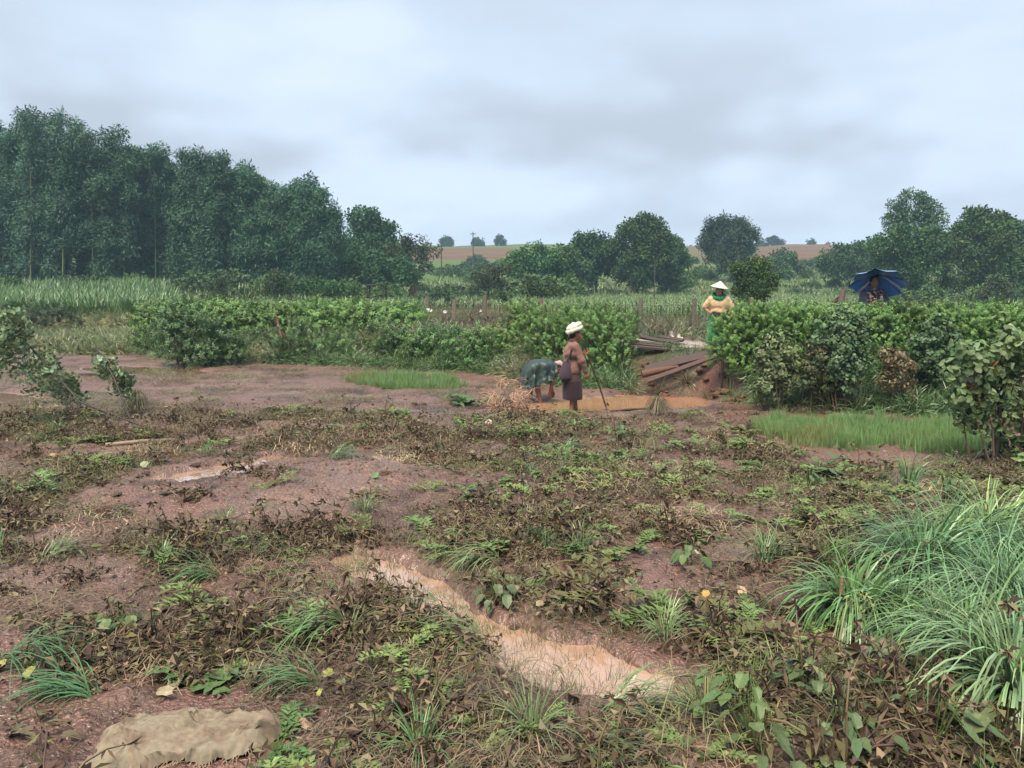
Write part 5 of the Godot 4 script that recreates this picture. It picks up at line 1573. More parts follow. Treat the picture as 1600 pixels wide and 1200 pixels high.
	# the heap of dry roots by the stooping person
	mb = MB.new()
	for k in 190:
		var a := rr(0, TAU); var r := sqrt(rng.randf()) * 0.31
		root_strand(mb, Vector3(cos(a) * r, rr(0.05, 0.62) * (1.0 - r * 1.6) + 0.04, sin(a) * r * 0.8), (Vector3(cos(a), rr(-0.3, 1.0), sin(a))).normalized(), rr(0.18, 0.42), rr(0.003, 0.008), 0.6, tint(Color(0.40, 0.255, 0.175), 0.35), -0.02)
	for k in 130:
		var a := rr(0, TAU); var r := sqrt(rng.randf()) * 0.36
		root_strand(mb, Vector3(cos(a) * r, rr(0.0, 0.3) * (1.0 - r * 1.8), sin(a) * r * 0.8), rdir(), rr(0.2, 0.4), 0.007, 0.5, tint(Color(0.10, 0.06, 0.045), 0.3), -0.02)
	single("root_heap", mb.mesh(M.straw), Transform3D(Basis.IDENTITY, gnd(793, 648)), "tangled heap of pale dry roots beside the stooping person", "roots")
	# utility poles
	for P in [[740, 150.0, 7.6, "thin dark utility pole on the slope below the ridge"], [1021, 60.0, 3.4, "thin iron pole standing in the maize behind the planks"], [691, 130.0, 5.5, "slim pole among the scrub left of the tall one"]]:
		mb = MB.new()
		var b := under(P[0], P[1])
		var r: float = 0.11 if P[1] > 100 else 0.05
		mb.tube([b, b + Vector3(0, P[2], 0)], [r, r * 0.8], 6, Color(0.07, 0.065, 0.06))
		var pole := thing("utility_pole", Vector3.ZERO, String(P[3]).replace(" left of the tall one", " lower than the dark one"), "pole")
		part("shaft", mb.mesh(M.bark), pole)
		if P[1] > 100:
			mb = MB.new()
			mb.box(Transform3D(Basis.IDENTITY, b + Vector3(0, P[2] - 0.4, 0)), Vector3(1.2, 0.12, 0.12), Color(0.07, 0.065, 0.06), 0.01)
			part("crossarm", mb.mesh(M.bark), pole)
	# field shelter in front of the slope
	var hut := thing("field_shelter", under(590, 52.0), "low dark field shelter standing behind the far hedge", "shelter")
	mb = MB.new()
	mb.box(Transform3D(Basis(Vector3(0, 0, 1), 0.05), Vector3(0, 1.75, 0)), Vector3(1.35, 0.1, 1.2), Color(0.05, 0.04, 0.035), 0.01)
	part("roof", mb.mesh(M.wood), hut)
	for k in [[-0.55, -0.45], [0.55, -0.45], [-0.55, 0.45], [0.55, 0.45]]:
		mb = MB.new()
		mb.tube([Vector3(k[0], -0.1, k[1]), Vector3(k[0], 1.72, k[1])], [0.05, 0.045], 6, Color(0.08, 0.06, 0.05))
		part("post", mb.mesh(M.wood), hut)
	# jute sack half buried in the mud
	sack()
	# cut stub and sticks
	mb = MB.new()
	var cs := gnd(895, 1102)
	mb.tube([cs - Vector3(0, 0.05, 0), cs + Vector3(0.004, 0.055, 0)], [0.028, 0.026], 9, Color(0.045, 0.03, 0.028))
	mb.tube([cs + Vector3(0.004, 0.0545, 0), cs + Vector3(0.004, 0.058, 0)], [0.025, 0.024], 9, Color(0.24, 0.18, 0.15))
	single("cut_stub", mb.mesh(M.wood), Transform3D.IDENTITY, "short cut stem stub sticking out of the mud below the water channel", "stub")
	var sticks := [[165, 700, 272, 689, 0.03, Color(0.40, 0.31, 0.21), "pale stripped stick lying across the small puddle"], [770, 642, 925, 640, 0.0, Color(0, 0, 0), ""],
		[955, 645, 1010, 640, 0.025, Color(0.10, 0.065, 0.055), "dark wet stick on the mud at the pond edge"], [250, 775, 325, 768, 0.022, Color(0.08, 0.055, 0.045), "dark stick half sunk in the bare mud mound"], [1180, 700, 1235, 715, 0.015, Color(0.2, 0.14, 0.1), "thin brown stick beside the seed bed"],
		[1118, 958, 1140, 928, 0.014, Color(0.42, 0.3, 0.19), "short pale broken stalk standing in the withered plants"], [1310, 985, 1322, 1085, 0.018, Color(0.33, 0.21, 0.13), "upright peeled stalk beside the wilted flower head"], [640, 1135, 700, 1175, 0.008, Color(0.34, 0.2, 0.13), "thin bent reed in the red mud near the sack"]]
	for S in sticks:
		if S[4] == 0.0: continue
		mb = MB.new()
		var a := gnd(S[0], S[1]); var b := gnd(S[2], S[3])
		if S[6].begins_with("upright") or S[6].begins_with("short pale"):
			b = a + Vector3(0.02, 0.28, -0.03)
			if S[6].begins_with("short"): b = a + Vector3(0.06, 0.14, 0)
		mb.tube([a + Vector3(0, S[4] * 0.6, 0), a.lerp(b, 0.5) + Vector3(0, S[4], 0), b + Vector3(0, S[4] * 0.7, 0)], [S[4], S[4] * 0.9, S[4] * 0.6], 7, S[5])
		single("stick", mb.mesh(M.wood), Transform3D.IDENTITY, S[6], "stick")
	# fallen bean stakes with their vines
	C.vine_small = broad_sprig(8, 0.3, 1.0, M.leaf)
	fallen_vine([[20, 512, 11.8], [125, 628, 11.2], [258, 684, 10.7]], [[8, 505, 26, 20], [22, 535, 26, 22], [10, 565, 34, 24], [62, 590, 26, 20]], "long dark stake leaning out of the mud with vines over its upper end", Color(0.2, 0.29, 0.15))
	fallen_vine([[-30, 560, 12.4], [80, 585, 12.2], [128, 640, 11.8]], [[72, 560, 22, 14], [95, 590, 24, 14], [118, 612, 18, 12]], "tilted stake with a green vine above the heap of wet grass", Color(0.2, 0.29, 0.15))
	fallen_vine([[152, 545, 12.2], [178, 590, 11.9], [206, 630, 11.6]], [[165, 570, 12, 12], [180, 588, 14, 12], [196, 604, 12, 10]], "short tilted stake carrying a drooping green vine over the mud flat", Color(0.2, 0.29, 0.15))
	for S in [[85, 622, 0.42, "heap of wet dead grass under the tilted stakes"], [215, 648, 0.45, "cone of hanging wet grass at the foot of the short stake"], [1028, 648, 0.34, "low tuft of muddy roots at the pond edge"]]:
		mb = MB.new()
		for k in 160:
			var a := rr(0, TAU); var r := rng.randf()
			var top := Vector3(cos(a) * r * 0.1, S[2] * rr(0.5, 1.0), sin(a) * r * 0.1)
			mb.blade(top, Vector3(cos(a), -0.9 + rr(-0.3, 0.6), sin(a)), S[2] * rr(0.7, 1.3), 0.012, 0.6, 4, tint(Color(0.10, 0.075, 0.05).lerp(Color(0.09, 0.10, 0.05), rng.randf()), 0.3))
		single("grass_heap", mb.mesh(M.straw), Transform3D(Basis.IDENTITY, gnd(S[0], S[1])), S[3], "grass")
	# seed beds of young rice
	C.rice = grass_clump(14, 0.2, 0.005, 0.35, 0.35, 0.035, M.grass, 3)
	seed_bed([[1165, 668], [1290, 655], [1525, 668], [1540, 712], [1400, 712], [1240, 700]], 2700, "bed of bright green rice seedlings below the clipped hedge")
	seed_bed([[530, 596], [600, 588], [700, 593], [730, 606], [640, 610], [560, 604]], 1500, "patch of green rice seedlings on the mud before the far hedge")

func seed_bed(pix: Array, count: int, label: String):
	var poly := PackedVector2Array()
	var lo := Vector2(1e9, 1e9); var hi := -lo
	for q in pix:
		var p := flat(q[0], q[1])
		poly.append(Vector2(p.x, p.z)); lo = lo.min(poly[-1]); hi = hi.max(poly[-1])
	var xfs := []; var cols := PackedColorArray()
	var tries := 0
	while xfs.size() < count and tries < count * 6:
		tries += 1
		var p := Vector2(rr(lo.x, hi.x), rr(lo.y, hi.y))
		var w := p + Vector2(nf.get_noise_2d(p.x * 4.0, p.y * 4.0), nf.get_noise_2d(p.x * 4.0 + 9.0, p.y * 4.0)) * 0.3
		if not Geometry2D.is_point_in_polygon(w, poly): continue
		if nf.get_noise_2d(p.x * 1.6, p.y * 1.6) < -0.42: continue
		if rng.randf() < 0.25 + 0.9 * nf.get_noise_2d(p.x * 5.0, p.y * 5.0): continue
		xfs.append(Transform3D(Basis(Vector3.UP, rr(0, TAU)).scaled(Vector3.ONE * rr(0.6, 1.15) * (1.0 + 0.5 * nf.get_noise_2d(p.x * 2.0, p.y * 2.0))), on_ground(p.x, p.y)))
		cols.append(tint(Color(0.14, 0.25, 0.095), 0.2).lerp(Color(0.19, 0.19, 0.08), smoothstep(0.2, 0.9, 0.5 + nf.get_noise_2d(p.x * 0.9, p.y * 0.9) - (p.x - lo.x) / (hi.x - lo.x)) * 0.7))
	tag(multi("rice_seedlings", C.rice, xfs, cols, self), label, "rice", "", "stuff")

func clod(r: float, col: Color) -> ArrayMesh:
	var mb := MB.new()
	var sd := rr(0, 100)
	var rows := 6; var cols := 9
	var P := []
	for q in rows + 1:
		var row := []
		for k in cols:
			var th := PI * q / rows; var a := TAU * k / cols
			var o := Vector3(sin(th) * cos(a), cos(th), sin(th) * sin(a))
			var m := 1.0 + 0.5 * nf.get_noise_3d(o.x * 1.7 + sd, o.y * 1.7, o.z * 1.7)
			row.append(Vector3(o.x * r * m * 1.2, o.y * r * 0.6 * m, o.z * r * m))
		P.append(row)
	for q in rows:
		for k in cols:
			mb.quad(P[q][k], P[q][(k + 1) % cols], P[q + 1][(k + 1) % cols], P[q + 1][k], tint(col, 0.08))
	return mb.mesh(M.concrete)

func fallen_vine(pole: Array, lobes: Array, label: String, col: Color):
	var pts := []
	for q in pole: pts.append(at(q[0], q[1], q[2]))
	var last: Vector3 = pts[-1]
	pts[-1] = Vector3(last.x, height(last.x, last.z) + 0.01, last.z)
	var o := thing("vine_stake", Vector3.ZERO, label, "vine", "fallen bean stakes")
	var mb := MB.new()
	mb.tube(pts, [0.010, 0.012, 0.014], 7, Color(0.05, 0.035, 0.032))
	part("stake", mb.mesh(M.wood), o)
	crown(o, "foliage", pole[1][2] + 0.2, lobes, C.vine_small, 0.19, 1.25, col, 0.5, -0.7, 0.2)
	mb = MB.new()
	for k in 26:
		var f := rng.randf()
		var p: Vector3 = pts[0].lerp(pts[1], f)
		root_strand(mb, p, (rdir() + Vector3(0, -0.8, 0)).normalized(), rr(0.3, 0.6), 0.004, 0.25, tint(Color(0.13, 0.14, 0.07), 0.3), p.y - 0.6)
	part("tendrils", mb.mesh(M.straw), o)

func sack():
	var c := gnd(298, 1160)
	var G := []
	var rows := 46; var cols := 70
	var fn := FastNoiseLite.new()
	fn.seed = 4; fn.frequency = 1.0; fn.fractal_octaves = 3; fn.noise_type = FastNoiseLite.TYPE_SIMPLEX_SMOOTH
	for q in rows:
		var row := []
		for k in cols:
			var u := k / (cols - 1.0) * 2.0 - 1.0
			var v := q / (rows - 1.0) * 2.0 - 1.0
			# a limp flat bag: crumpled corners, ragged hem, long creases running to the edges
			var ox := u * 0.39 * (1.0 - 0.10 * pow(absf(v), 3.0)) + 0.035 * fn.get_noise_2d(u * 1.3, v * 1.3)
			var oz := v * (0.185 - 0.04 * u) * (1.0 - 0.35 * pow(absf(u), 4.0)) + 0.035 * fn.get_noise_2d(u * 1.5 + 9.0, v * 1.2) - u * 0.05
			if v > 0.9: oz += 0.02 * fn.get_noise_1d(k * 1.9)
			var w := Vector3(c.x + ox, 0, c.z + oz)
			var edge := (1.0 - pow(absf(u), 2.4)) * (1.0 - pow(absf(v), 2.0))
			var cr := 1.0 - absf(sin(PI * (v * 0.9 + u * 0.5 + 0.55 * fn.get_noise_2d(u * 0.8, v * 0.8))))
			var cr2 := 1.0 - absf(sin(PI * (u * 1.5 - v * 0.5 + 0.7 * fn.get_noise_2d(u * 0.9 + 7.0, v * 0.9))))
			var cr3 := 1.0 - absf(sin(PI * (u * 2.6 + v * 1.9 + 0.9 * fn.get_noise_2d(u + 3.0, v + 3.0))))
			var fold := 0.042 * pow(cr, 5.0) + 0.03 * pow(cr2, 6.0) + 0.010 * pow(cr3, 4.0)
			if u > 0.7: fold += 0.035 * smoothstep(0.7, 0.8, u) * smoothstep(0.98, 0.86, u)
			w.y = lerpf(height(w.x, w.z) + 0.006, c.y + 0.02, smoothstep(0.0, 0.3, edge)) + sqrt(edge) * 0.055 + fold * (0.4 + 0.6 * edge)
			row.append(w - c)
		G.append(row)
	var mb := MB.new()
	sheet(mb, G, Color(0.25, 0.212, 0.163), 0.004)
	for q in mb.v.size():      # mud soaked into the cloth in blotches
		var p := mb.v[q]
		var st := smoothstep(-0.05, 0.45, fn.get_noise_2d(p.x * 5.0, p.z * 6.0) + 0.5 * fn.get_noise_2d(p.x * 21.0, p.z * 21.0))
		mb.c[q] = Color(0.25, 0.212, 0.163).lerp(Color(0.155, 0.108, 0.083), 0.6 * st)
	for k in 70:   # frayed threads along the torn hem
		var p: Vector3 = G[rows - 1][rng.randi() % cols]
		mb.blade(p, Vector3(rr(-0.6, 0.6), 0.15, 1.0), rr(0.02, 0.055), 0.003, 0.6, 3, Color(0.36, 0.29, 0.21))
	single("jute_sack", mb.mesh(M.sack), Transform3D(Basis.IDENTITY, c), "empty tan jute sack with a frayed hem lying crumpled in the mud", "sack")

# ---------------------------------------------------------------- the drowned crop
func withered_mesh(kind: int) -> ArrayMesh:
	var mb := MB.new()
	var browns := [Color(0.05, 0.033, 0.026), Color(0.075, 0.05, 0.037), Color(0.15, 0.108, 0.07), Color(0.12, 0.11, 0.055)]
	var lean := Vector3(rr(-0.6, 0.6), 0, rr(-0.6, 0.6))
	for q in 13 + kind:
		var a := rr(0, TAU)
		var d := (Vector3(cos(a), rr(0.4, 1.5), sin(a)) + lean * 1.2).normalized()
		var pts := [Vector3(cos(a), -0.3, sin(a)) * 0.03]
		var rs := [0.0055]
		var ln := rr(0.14, 0.36)
		for s in 4:
			pts.append(pts[-1] + d * ln / 4.0)
			d = (d + Vector3(rr(-0.3, 0.3), -0.42, rr(-0.3, 0.3))).normalized()
			rs.append(0.005 - s * 0.0009)
			if pts[-1].y < 0.01: pts[-1] = Vector3(pts[-1].x, 0.012, pts[-1].z)
		mb.tube(pts, rs, 4, tint(browns[rng.randi() % 3], 0.25), false)
		for s in 11:      # curled dead leaves and pods clinging to the stem
			var p: Vector3 = pts[1 + rng.randi() % 4]
			var ld := (rdir() + Vector3(0, -0.5, 0)).normalized()
			var c := tint(browns[rng.randi() % 4], 0.3)
			mb.leaf(p, ld, rdir(), rr(0.025, 0.07), rr(0.010, 0.03), c, rr(0.3, 0.9))
	for q in 10:
		var a := rr(0, TAU); var r := rr(0.03, 0.2)
		mb.leaf(Vector3(cos(a) * r, rr(0.008, 0.03), sin(a) * r) + lean * 0.08, (rdir() * Vector3(1, 0.3, 1)).normalized(), Vector3(0, 1, 0.2), rr(0.02, 0.06), rr(0.008, 0.024), tint(browns[rng.randi() % 4], 0.3), rr(0.0, 0.4))
	return mb.mesh(M.withered)
func straw_mesh(kind: int) -> ArrayMesh:
	var mb := MB.new()
	var main := rr(0, TAU)
	for q in 120:
		var a := rr(0, TAU); var r := 0.26 * sqrt(rng.randf())
		var b := main + rng.randfn(0.0, 0.9) + (PI if rng.randf() < 0.4 else 0.0)
		mb.blade(Vector3(cos(a) * r, rr(0.003, 0.05), sin(a) * r), Vector3(cos(b), rr(-0.1, 0.6), sin(b)), rr(0.05, 0.2), rr(0.002, 0.0055), rr(0.2, 1.6), 3, tint(Color(1, 1, 1), 0.5, 0.12))
	for q in 14:
		var a := rr(0, TAU); var r := 0.26 * sqrt(rng.randf())
		mb.leaf(Vector3(cos(a) * r, rr(0.006, 0.04), sin(a) * r), (rdir() * Vector3(1, 0.4, 1)).normalized(), Vector3(0.1, 1, 0), rr(0.015, 0.045), rr(0.006, 0.02), tint(Color(1, 1, 1), 0.4, 0.15), rr(-0.1, 0.5))
	return mb.mesh(M.straw)
func litter_mesh() -> ArrayMesh:      # crumbs of stem, leaf and root
	var mb := MB.new()
	for q in 40:
		var a := rr(0, TAU); var r := 0.22 * sqrt(rng.randf())
		var p := Vector3(cos(a) * r, rr(0.0, 0.02), sin(a) * r)
		if q % 3 == 0: mb.leaf(p, (rdir() * Vector3(1, 0.5, 1)).normalized(), Vector3(0, 1, 0.1), rr(0.015, 0.045), rr(0.01, 0.03), tint(Color(1, 1, 1), 0.5, 0.15), rr(0, 0.6))
		else:
			var d := (rdir() * Vector3(1, 0.35, 1)).normalized()
			mb.blade(p, d, rr(0.03, 0.12), rr(0.003, 0.006), rr(-0.3, 0.6), 2, tint(Color(1, 1, 1), 0.5, 0.12))
	return mb.mesh(M.straw)
func weed_mesh(kind: int) -> ArrayMesh:
	var mb := MB.new()
	mb.tube([Vector3(0, -0.03, 0), Vector3(0, 0.012, 0)], [0.034, 0.03], 6, Color(0.6, 0.5, 0.4))
	for q in 7:
		var a := rr(0, TAU)
		var d := Vector3(cos(a), rr(0.25, 0.9), sin(a)).normalized()
		var p := Vector3(cos(a), 0, sin(a)) * 0.03
		var n := 8
		for s in n:
			var e := p + d * 0.024
			d = (d + Vector3(rr(-0.2, 0.2), -0.1, rr(-0.2, 0.2))).normalized()
			mb.tube([p, e], [0.003, 0.0025], 3, tint(Color(0.9, 0.8, 0.6), 0.2), false)
			for k in 2:
				var ld := (d.cross(Vector3.UP).normalized() * (1 if k == 0 else -1) + d * 0.5 + Vector3(0, rr(-0.1, 0.6), 0)).normalized()
				var c := tint(Color(1, 1, 1), 0.3, 0.12)
				if kind == 0: mb.leaf(e, ld, Vector3.UP, rr(0.025, 0.05), rr(0.016, 0.03), c, rr(0, 0.3))
				elif kind == 1: mb.leaf(e, ld, Vector3.UP, rr(0.04, 0.075), rr(0.012, 0.02), c, rr(0, 0.3))
				elif s % 2 == 0: mb.broad(e, ld, Vector3.UP, rr(0.05, 0.085), rr(0.035, 0.06), c, rr(0.1, 0.4))
			p = e
	return mb.mesh(M.leaf)
func broad_plant(leaves: int, ln: float, r: float, droop: float) -> ArrayMesh:
	var mb := MB.new()
	for q in leaves:
		var a := rr(0, TAU)
		var h := rr(0.04, 0.14)
		var p := Vector3(cos(a), 0, sin(a)) * r * rr(0.2, 1.0) + Vector3(0, h, 0)
		mb.tube([Vector3(cos(a) * 0.02, 0, sin(a) * 0.02), Vector3(p.x * 0.5, h * 1.25, p.z * 0.5), p], [0.0025, 0.002, 0.0015], 4, Color(1.1, 1.1, 0.7), false)
		mb.broad(p, Vector3(cos(a + rr(-0.6, 0.6)), -droop * rr(0.3, 1.2), sin(a + rr(-0.6, 0.6))).normalized(), Vector3(0, 1, 0), ln * rr(0.6, 1.2), ln * rr(0.5, 0.85), tint(Color(1, 1, 1), 0.3, 0.12), rr(0.1, 0.45))
	return mb.mesh(M.leaf)
var sack_at := Vector3.ZERO
func field_spot(near: float, far: float, wet := 1.6) -> Vector3:
	for t in 60:
		var d := sqrt(rr(near * near, far * far))
		var px := rr(-70, 1670)
		var x := (px - 800.0) / FOC * d
		if d > bank_depth(x) - 0.3: continue
		if pool_near(x, -d) < wet: continue
		if rng.randf() < bare(x, -d) * 0.96: continue
		if in_bed(x, -d) or Vector2(x - sack_at.x, -d - sack_at.z).length() < 0.56: continue
		return on_ground(x, -d)
	return on_ground(0, -5)
func in_bed(x: float, z: float) -> bool:
	var a := flat(1185, 668); var b := flat(1530, 712)
	return x > a.x - 0.2 and z < b.z + 0.4 and z > a.z - 1.2 and x < 7.5 and z < -8.6

const MARKS := [[298, 1150, "the jute sack"], [600, 885, "the upper end of the water channel"], [760, 985, "the narrow middle of the water channel"], [930, 1045, "the wide lower end of the water channel"], [445, 768, "the bare mud mound"], [340, 738, "the shining puddle"], [210, 700, "the puddle with the pale stick"], [800, 650, "the heap of pale roots"], [960, 645, "the brown pond"], [1250, 700, "the rice seed bed"], [1500, 960, "the great lemongrass clump"], [1390, 1040, "the torn squash leaves"], [895, 1102, "the cut stem stub"], [765, 880, "the long combed grass tuft"], [778, 945, "the drooping broad-leaved plant"], [1300, 905, "the upright bright grass"], [965, 690, "the leafy plant before the pond"], [1125, 950, "the pale broken stalk"], [120, 640, "the tilted stakes"], [50, 1070, "the large yellow leaf"], [88, 720, "the yellow leaf on the straw"], [680, 765, "the pale round leaf"], [1047, 832, "the torn pinkish husk"], [1160, 1110, "the sprawling vine"], [1540, 790, "the squash post"], [520, 1065, "the drooping yellow leaf"], [60, 866, "the torn husk"], [330, 905, "the short tuft above the sack"], [660, 1140, "the thin bent reed"], [520, 985, "the bright combed tuft"]]
var marks := []
func near_what(p: Vector3) -> String:
	if marks.is_empty():
		for m in MARKS: marks.append(flat(m[0], m[1]))
	var best := 0
	for q in marks.size():
		if Vector2(p.x - marks[q].x, p.z - marks[q].z).length() < Vector2(p.x - marks[best].x, p.z - marks[best].z).length(): best = q
	return MARKS[best][2]

func crop():
	rng.seed = 106
	# straw mats and litter: uncountable
	for k in 5:
		var m := straw_mesh(k)
		var xfs := []; var cols := PackedColorArray()
		for q in 190:
			var p := field_spot(2.3, 13.5, 1.45)
			var s := rr(0.7, 1.5)
			xfs.append(Transform3D(Basis(Vector3.UP, rr(0, TAU)).scaled(Vector3(s, s * rr(0.8, 1.6), s)), p))
			var g := smoothstep(-0.1, 0.5, nf.get_noise_2d(p.x * 0.8 + 60.0, p.z * 0.8))
			var c := Color(0.18, 0.135, 0.088).lerp(Color(0.15, 0.19, 0.075), g * 0.85)
			if rng.randf() < 0.36: c = Color(0.12, 0.092, 0.064)
			if rng.randf() < 0.06: c = Color(0.4, 0.32, 0.2)
			cols.append(tint(c, 0.3))
		for q in 170:      # washed into drifts on the far mud
			var x := rr(-13.0, 1.0); var d := rr(12.5, 22.0)
			if d > bank_depth(x) - 0.2 or pool_near(x, -d) < 1.2 or nf.get_noise_2d(x * 0.5 + 20.0, d * 1.3) < -0.02: continue
			var s := rr(0.8, 1.8)
			xfs.append(Transform3D(Basis(Vector3.UP, rr(0, TAU)).scaled(Vector3(s, s * 0.8, s)), on_ground(x, -d)))
			cols.append(tint([Color(0.12, 0.09, 0.06), Color(0.13, 0.16, 0.07), Color(0.17, 0.13, 0.085)][rng.randi() % 3], 0.3))
		tag(multi("flattened_straw", m, xfs, cols, self), "flattened straw and dead grass strewn over the flooded field", "straw", "flattened straw on the field", "stuff")
	var lm := litter_mesh()
	var lx := []; var lc := PackedColorArray()
	for q in 2900:
		var p := field_spot(2.3, 14.5)
		lx.append(Transform3D(Basis(Vector3.UP, rr(0, TAU)).scaled(Vector3.ONE * rr(0.7, 1.4)), p))
		lc.append(tint([Color(0.10, 0.07, 0.05), Color(0.15, 0.11, 0.075), Color(0.085, 0.10, 0.045), Color(0.07, 0.045, 0.035)][rng.randi() % 4], 0.3))
	for q in 1500:      # thinner crumbs on the open mud too
		var d := sqrt(rr(5.0, 200.0)); var x := rr(-0.75, 0.7) * d
		if d > bank_depth(x) or pool_near(x, -d) < 1.0 or in_bed(x, -d): continue
		lx.append(Transform3D(Basis(Vector3.UP, rr(0, TAU)).scaled(Vector3.ONE * rr(0.5, 1.1)), on_ground(x, -d)))
		lc.append(tint([Color(0.12, 0.08, 0.06), Color(0.07, 0.05, 0.04), Color(0.09, 0.10, 0.05)][rng.randi() % 3], 0.3))
	tag(multi("plant_litter", lm, lx, lc, self), "crumbs of dead stem and leaf scattered over the mud", "litter", "", "stuff")
	# clods of mud
	var cm := clod(0.06, Color(1, 1, 1))
	lx = []; lc = PackedColorArray()
	for q in 1500:
		var d := sqrt(rr(6.0, 330.0)); var x := rr(-0.75, 0.7) * d
		if d > bank_depth(x) or pool_near(x, -d) < 0.9 or in_bed(x, -d): continue
		if d > 11.5 and x < 0.8 and rng.randf() < 0.85: continue
		var p := on_ground(x, -d)
		var big := 1.0 if not (x > 1.0 and d > 9.5 and d < 13.0) else 1.7
		lx.append(Transform3D(Basis(Vector3.UP, rr(0, TAU)).scaled(Vector3(rr(0.7, 1.5), rr(0.5, 1.1), rr(0.7, 1.4)) * rr(0.2, 0.9) * big), p))
		lc.append(tint(Color(0.12, 0.072, 0.058), 0.35))
	tag(multi("mud_clods", cm, lx, lc, self), "small clods of wet mud lying over the field", "mud", "", "stuff")
	# withered bean plants, one by one
	var wm := []
	for k in 9: wm.append(withered_mesh(k))
	var wspots := []
	for q in 290:
		var p := field_spot(2.5, 12.2) if q > 110 else field_spot(2.5, 7.0)
		wspots.append(p)
	for p in wspots:
		var s := rr(0.75, 1.35)
		single("withered_bean_plant", wm[rng.randi() % 9], Transform3D(Basis(Vector3.UP, rr(0, TAU)).scaled(Vector3(s, s * rr(0.8, 1.25), s)), p), "withered brown bean plant slumped by " + near_what(p), "bean plant", "withered bean plants by " + near_what(p))
	# limp drowned leaves pressed onto the mud
	for k in 3:
		var lb := MB.new()
		for q in 9:
			var a := rr(0, TAU); var r := rr(0.0, 0.16)
			lb.broad(Vector3(cos(a) * r, rr(0.012, 0.05), sin(a) * r), Vector3(cos(a + rr(-1, 1)), rr(-0.25, 0.15), sin(a + rr(-1, 1))).normalized(), Vector3(rr(-0.4, 0.4), 1, rr(-0.4, 0.4)), rr(0.04, 0.085), rr(0.025, 0.055), tint(Color(1, 1, 1), 0.4, 0.15), rr(0.1, 0.5))
			lb.tube([Vector3(cos(a) * r, 0.02, sin(a) * r), Vector3(cos(a) * (r + 0.05), 0.03, sin(a + 0.4) * (r + 0.08)), Vector3(cos(a + 0.8) * (r + 0.12), 0.01, sin(a + 0.8) * (r + 0.14))], [0.003, 0.003, 0.002], 4, tint(Color(1.1, 1.0, 0.8), 0.3), false)
		var dx := []; var dc := PackedColorArray()
		for q in 260:
			var p := field_spot(2.6, 13.0)
			dx.append(Transform3D(Basis(Vector3.UP, rr(0, TAU)).scaled(Vector3.ONE * rr(0.7, 1.3)), p))
			dc.append(tint([Color(0.15, 0.14, 0.075), Color(0.11, 0.08, 0.055), Color(0.16, 0.185, 0.085), Color(0.2, 0.17, 0.1)][rng.randi() % 4], 0.3))
		tag(multi("drowned_leaves", lb.mesh(M.leaf), dx, dc, self), "limp drowned bean leaves pressed flat onto the mud", "leaves", "drowned leaves on the field", "stuff")
	var more := []; var mc := PackedColorArray()
	for q in 300:
		var p := field_spot(3.0, 13.0)
		var s := rr(0.6, 1.1)
		more.append(Transform3D(Basis(Vector3.UP, rr(0, TAU)).scaled(Vector3(s, s * rr(0.7, 1.1), s)), p)); mc.append(Color(1, 1, 1) * rr(0.8, 1.3))
	tag(multi("withered_stalks", wm[3], more, mc, self), "tangle of withered stalks between the bean plants", "stalks", "", "stuff")
	# weeds that stayed green
	var gm := [weed_mesh(0), weed_mesh(1), weed_mesh(2)]
	var looks := ["small-leaved green weed growing by ", "narrow-leaved green weed growing by ", "broad-leaved green weed growing by "]
	for q in 290:
		var p := field_spot(2.5, 12.8)
		if q % 4 > 0 and p.x < 0.0 and rng.randf() < 0.75: p = field_spot(2.5, 12.8)
		var k: int = [0, 0, 2, 1][rng.randi() % 4]
		var o := tinted("green_weed", gm[k], Transform3D(Basis(Vector3.UP, rr(0, TAU)).scaled(Vector3(1, rr(0.7, 1.2), 1) * rr(0.8, 1.7) * (0.62 if k == 2 else 1.0) * lerpf(0.7, 1.0, smoothstep(3.0, 6.0, -p.z))), p), tint(Color(0.15, 0.235, 0.075), 0.25))
		tag(o, looks[k] + near_what(p), "weed", looks[k] + near_what(p))
	for k in [0, 2]:
		var cx := []; var cc := PackedColorArray()
		for q in 400:
			var p := field_spot(2.6, 13.0)
			if rng.randf() > 0.35 + 0.12 * p.x + 0.8 * nf.get_noise_2d(p.x * 1.2 + 90.0, p.z * 1.2): continue
			cx.append(Transform3D(basis_up(Vector3(rr(-0.5, 0.5), 1, rr(-0.5, 0.5)), rr(0, TAU)).scaled(Vector3.ONE * rr(0.5, 1.2) * (0.6 if k == 2 else 1.0) * lerpf(0.75, 1.0, smoothstep(3.0, 6.0, -p.z))), p + Vector3(0, 0.02, 0)))
			cc.append(tint(Color(0.14, 0.20, 0.07).lerp(Color(0.2, 0.19, 0.085), rng.randf() * 0.7), 0.3))
		tag(multi("ground_weeds", gm[k], cx, cc, self), ["small round-leaved", "", "low broad-leaved"][k] + " weeds creeping between the dead bean plants", "weeds", "", "stuff")
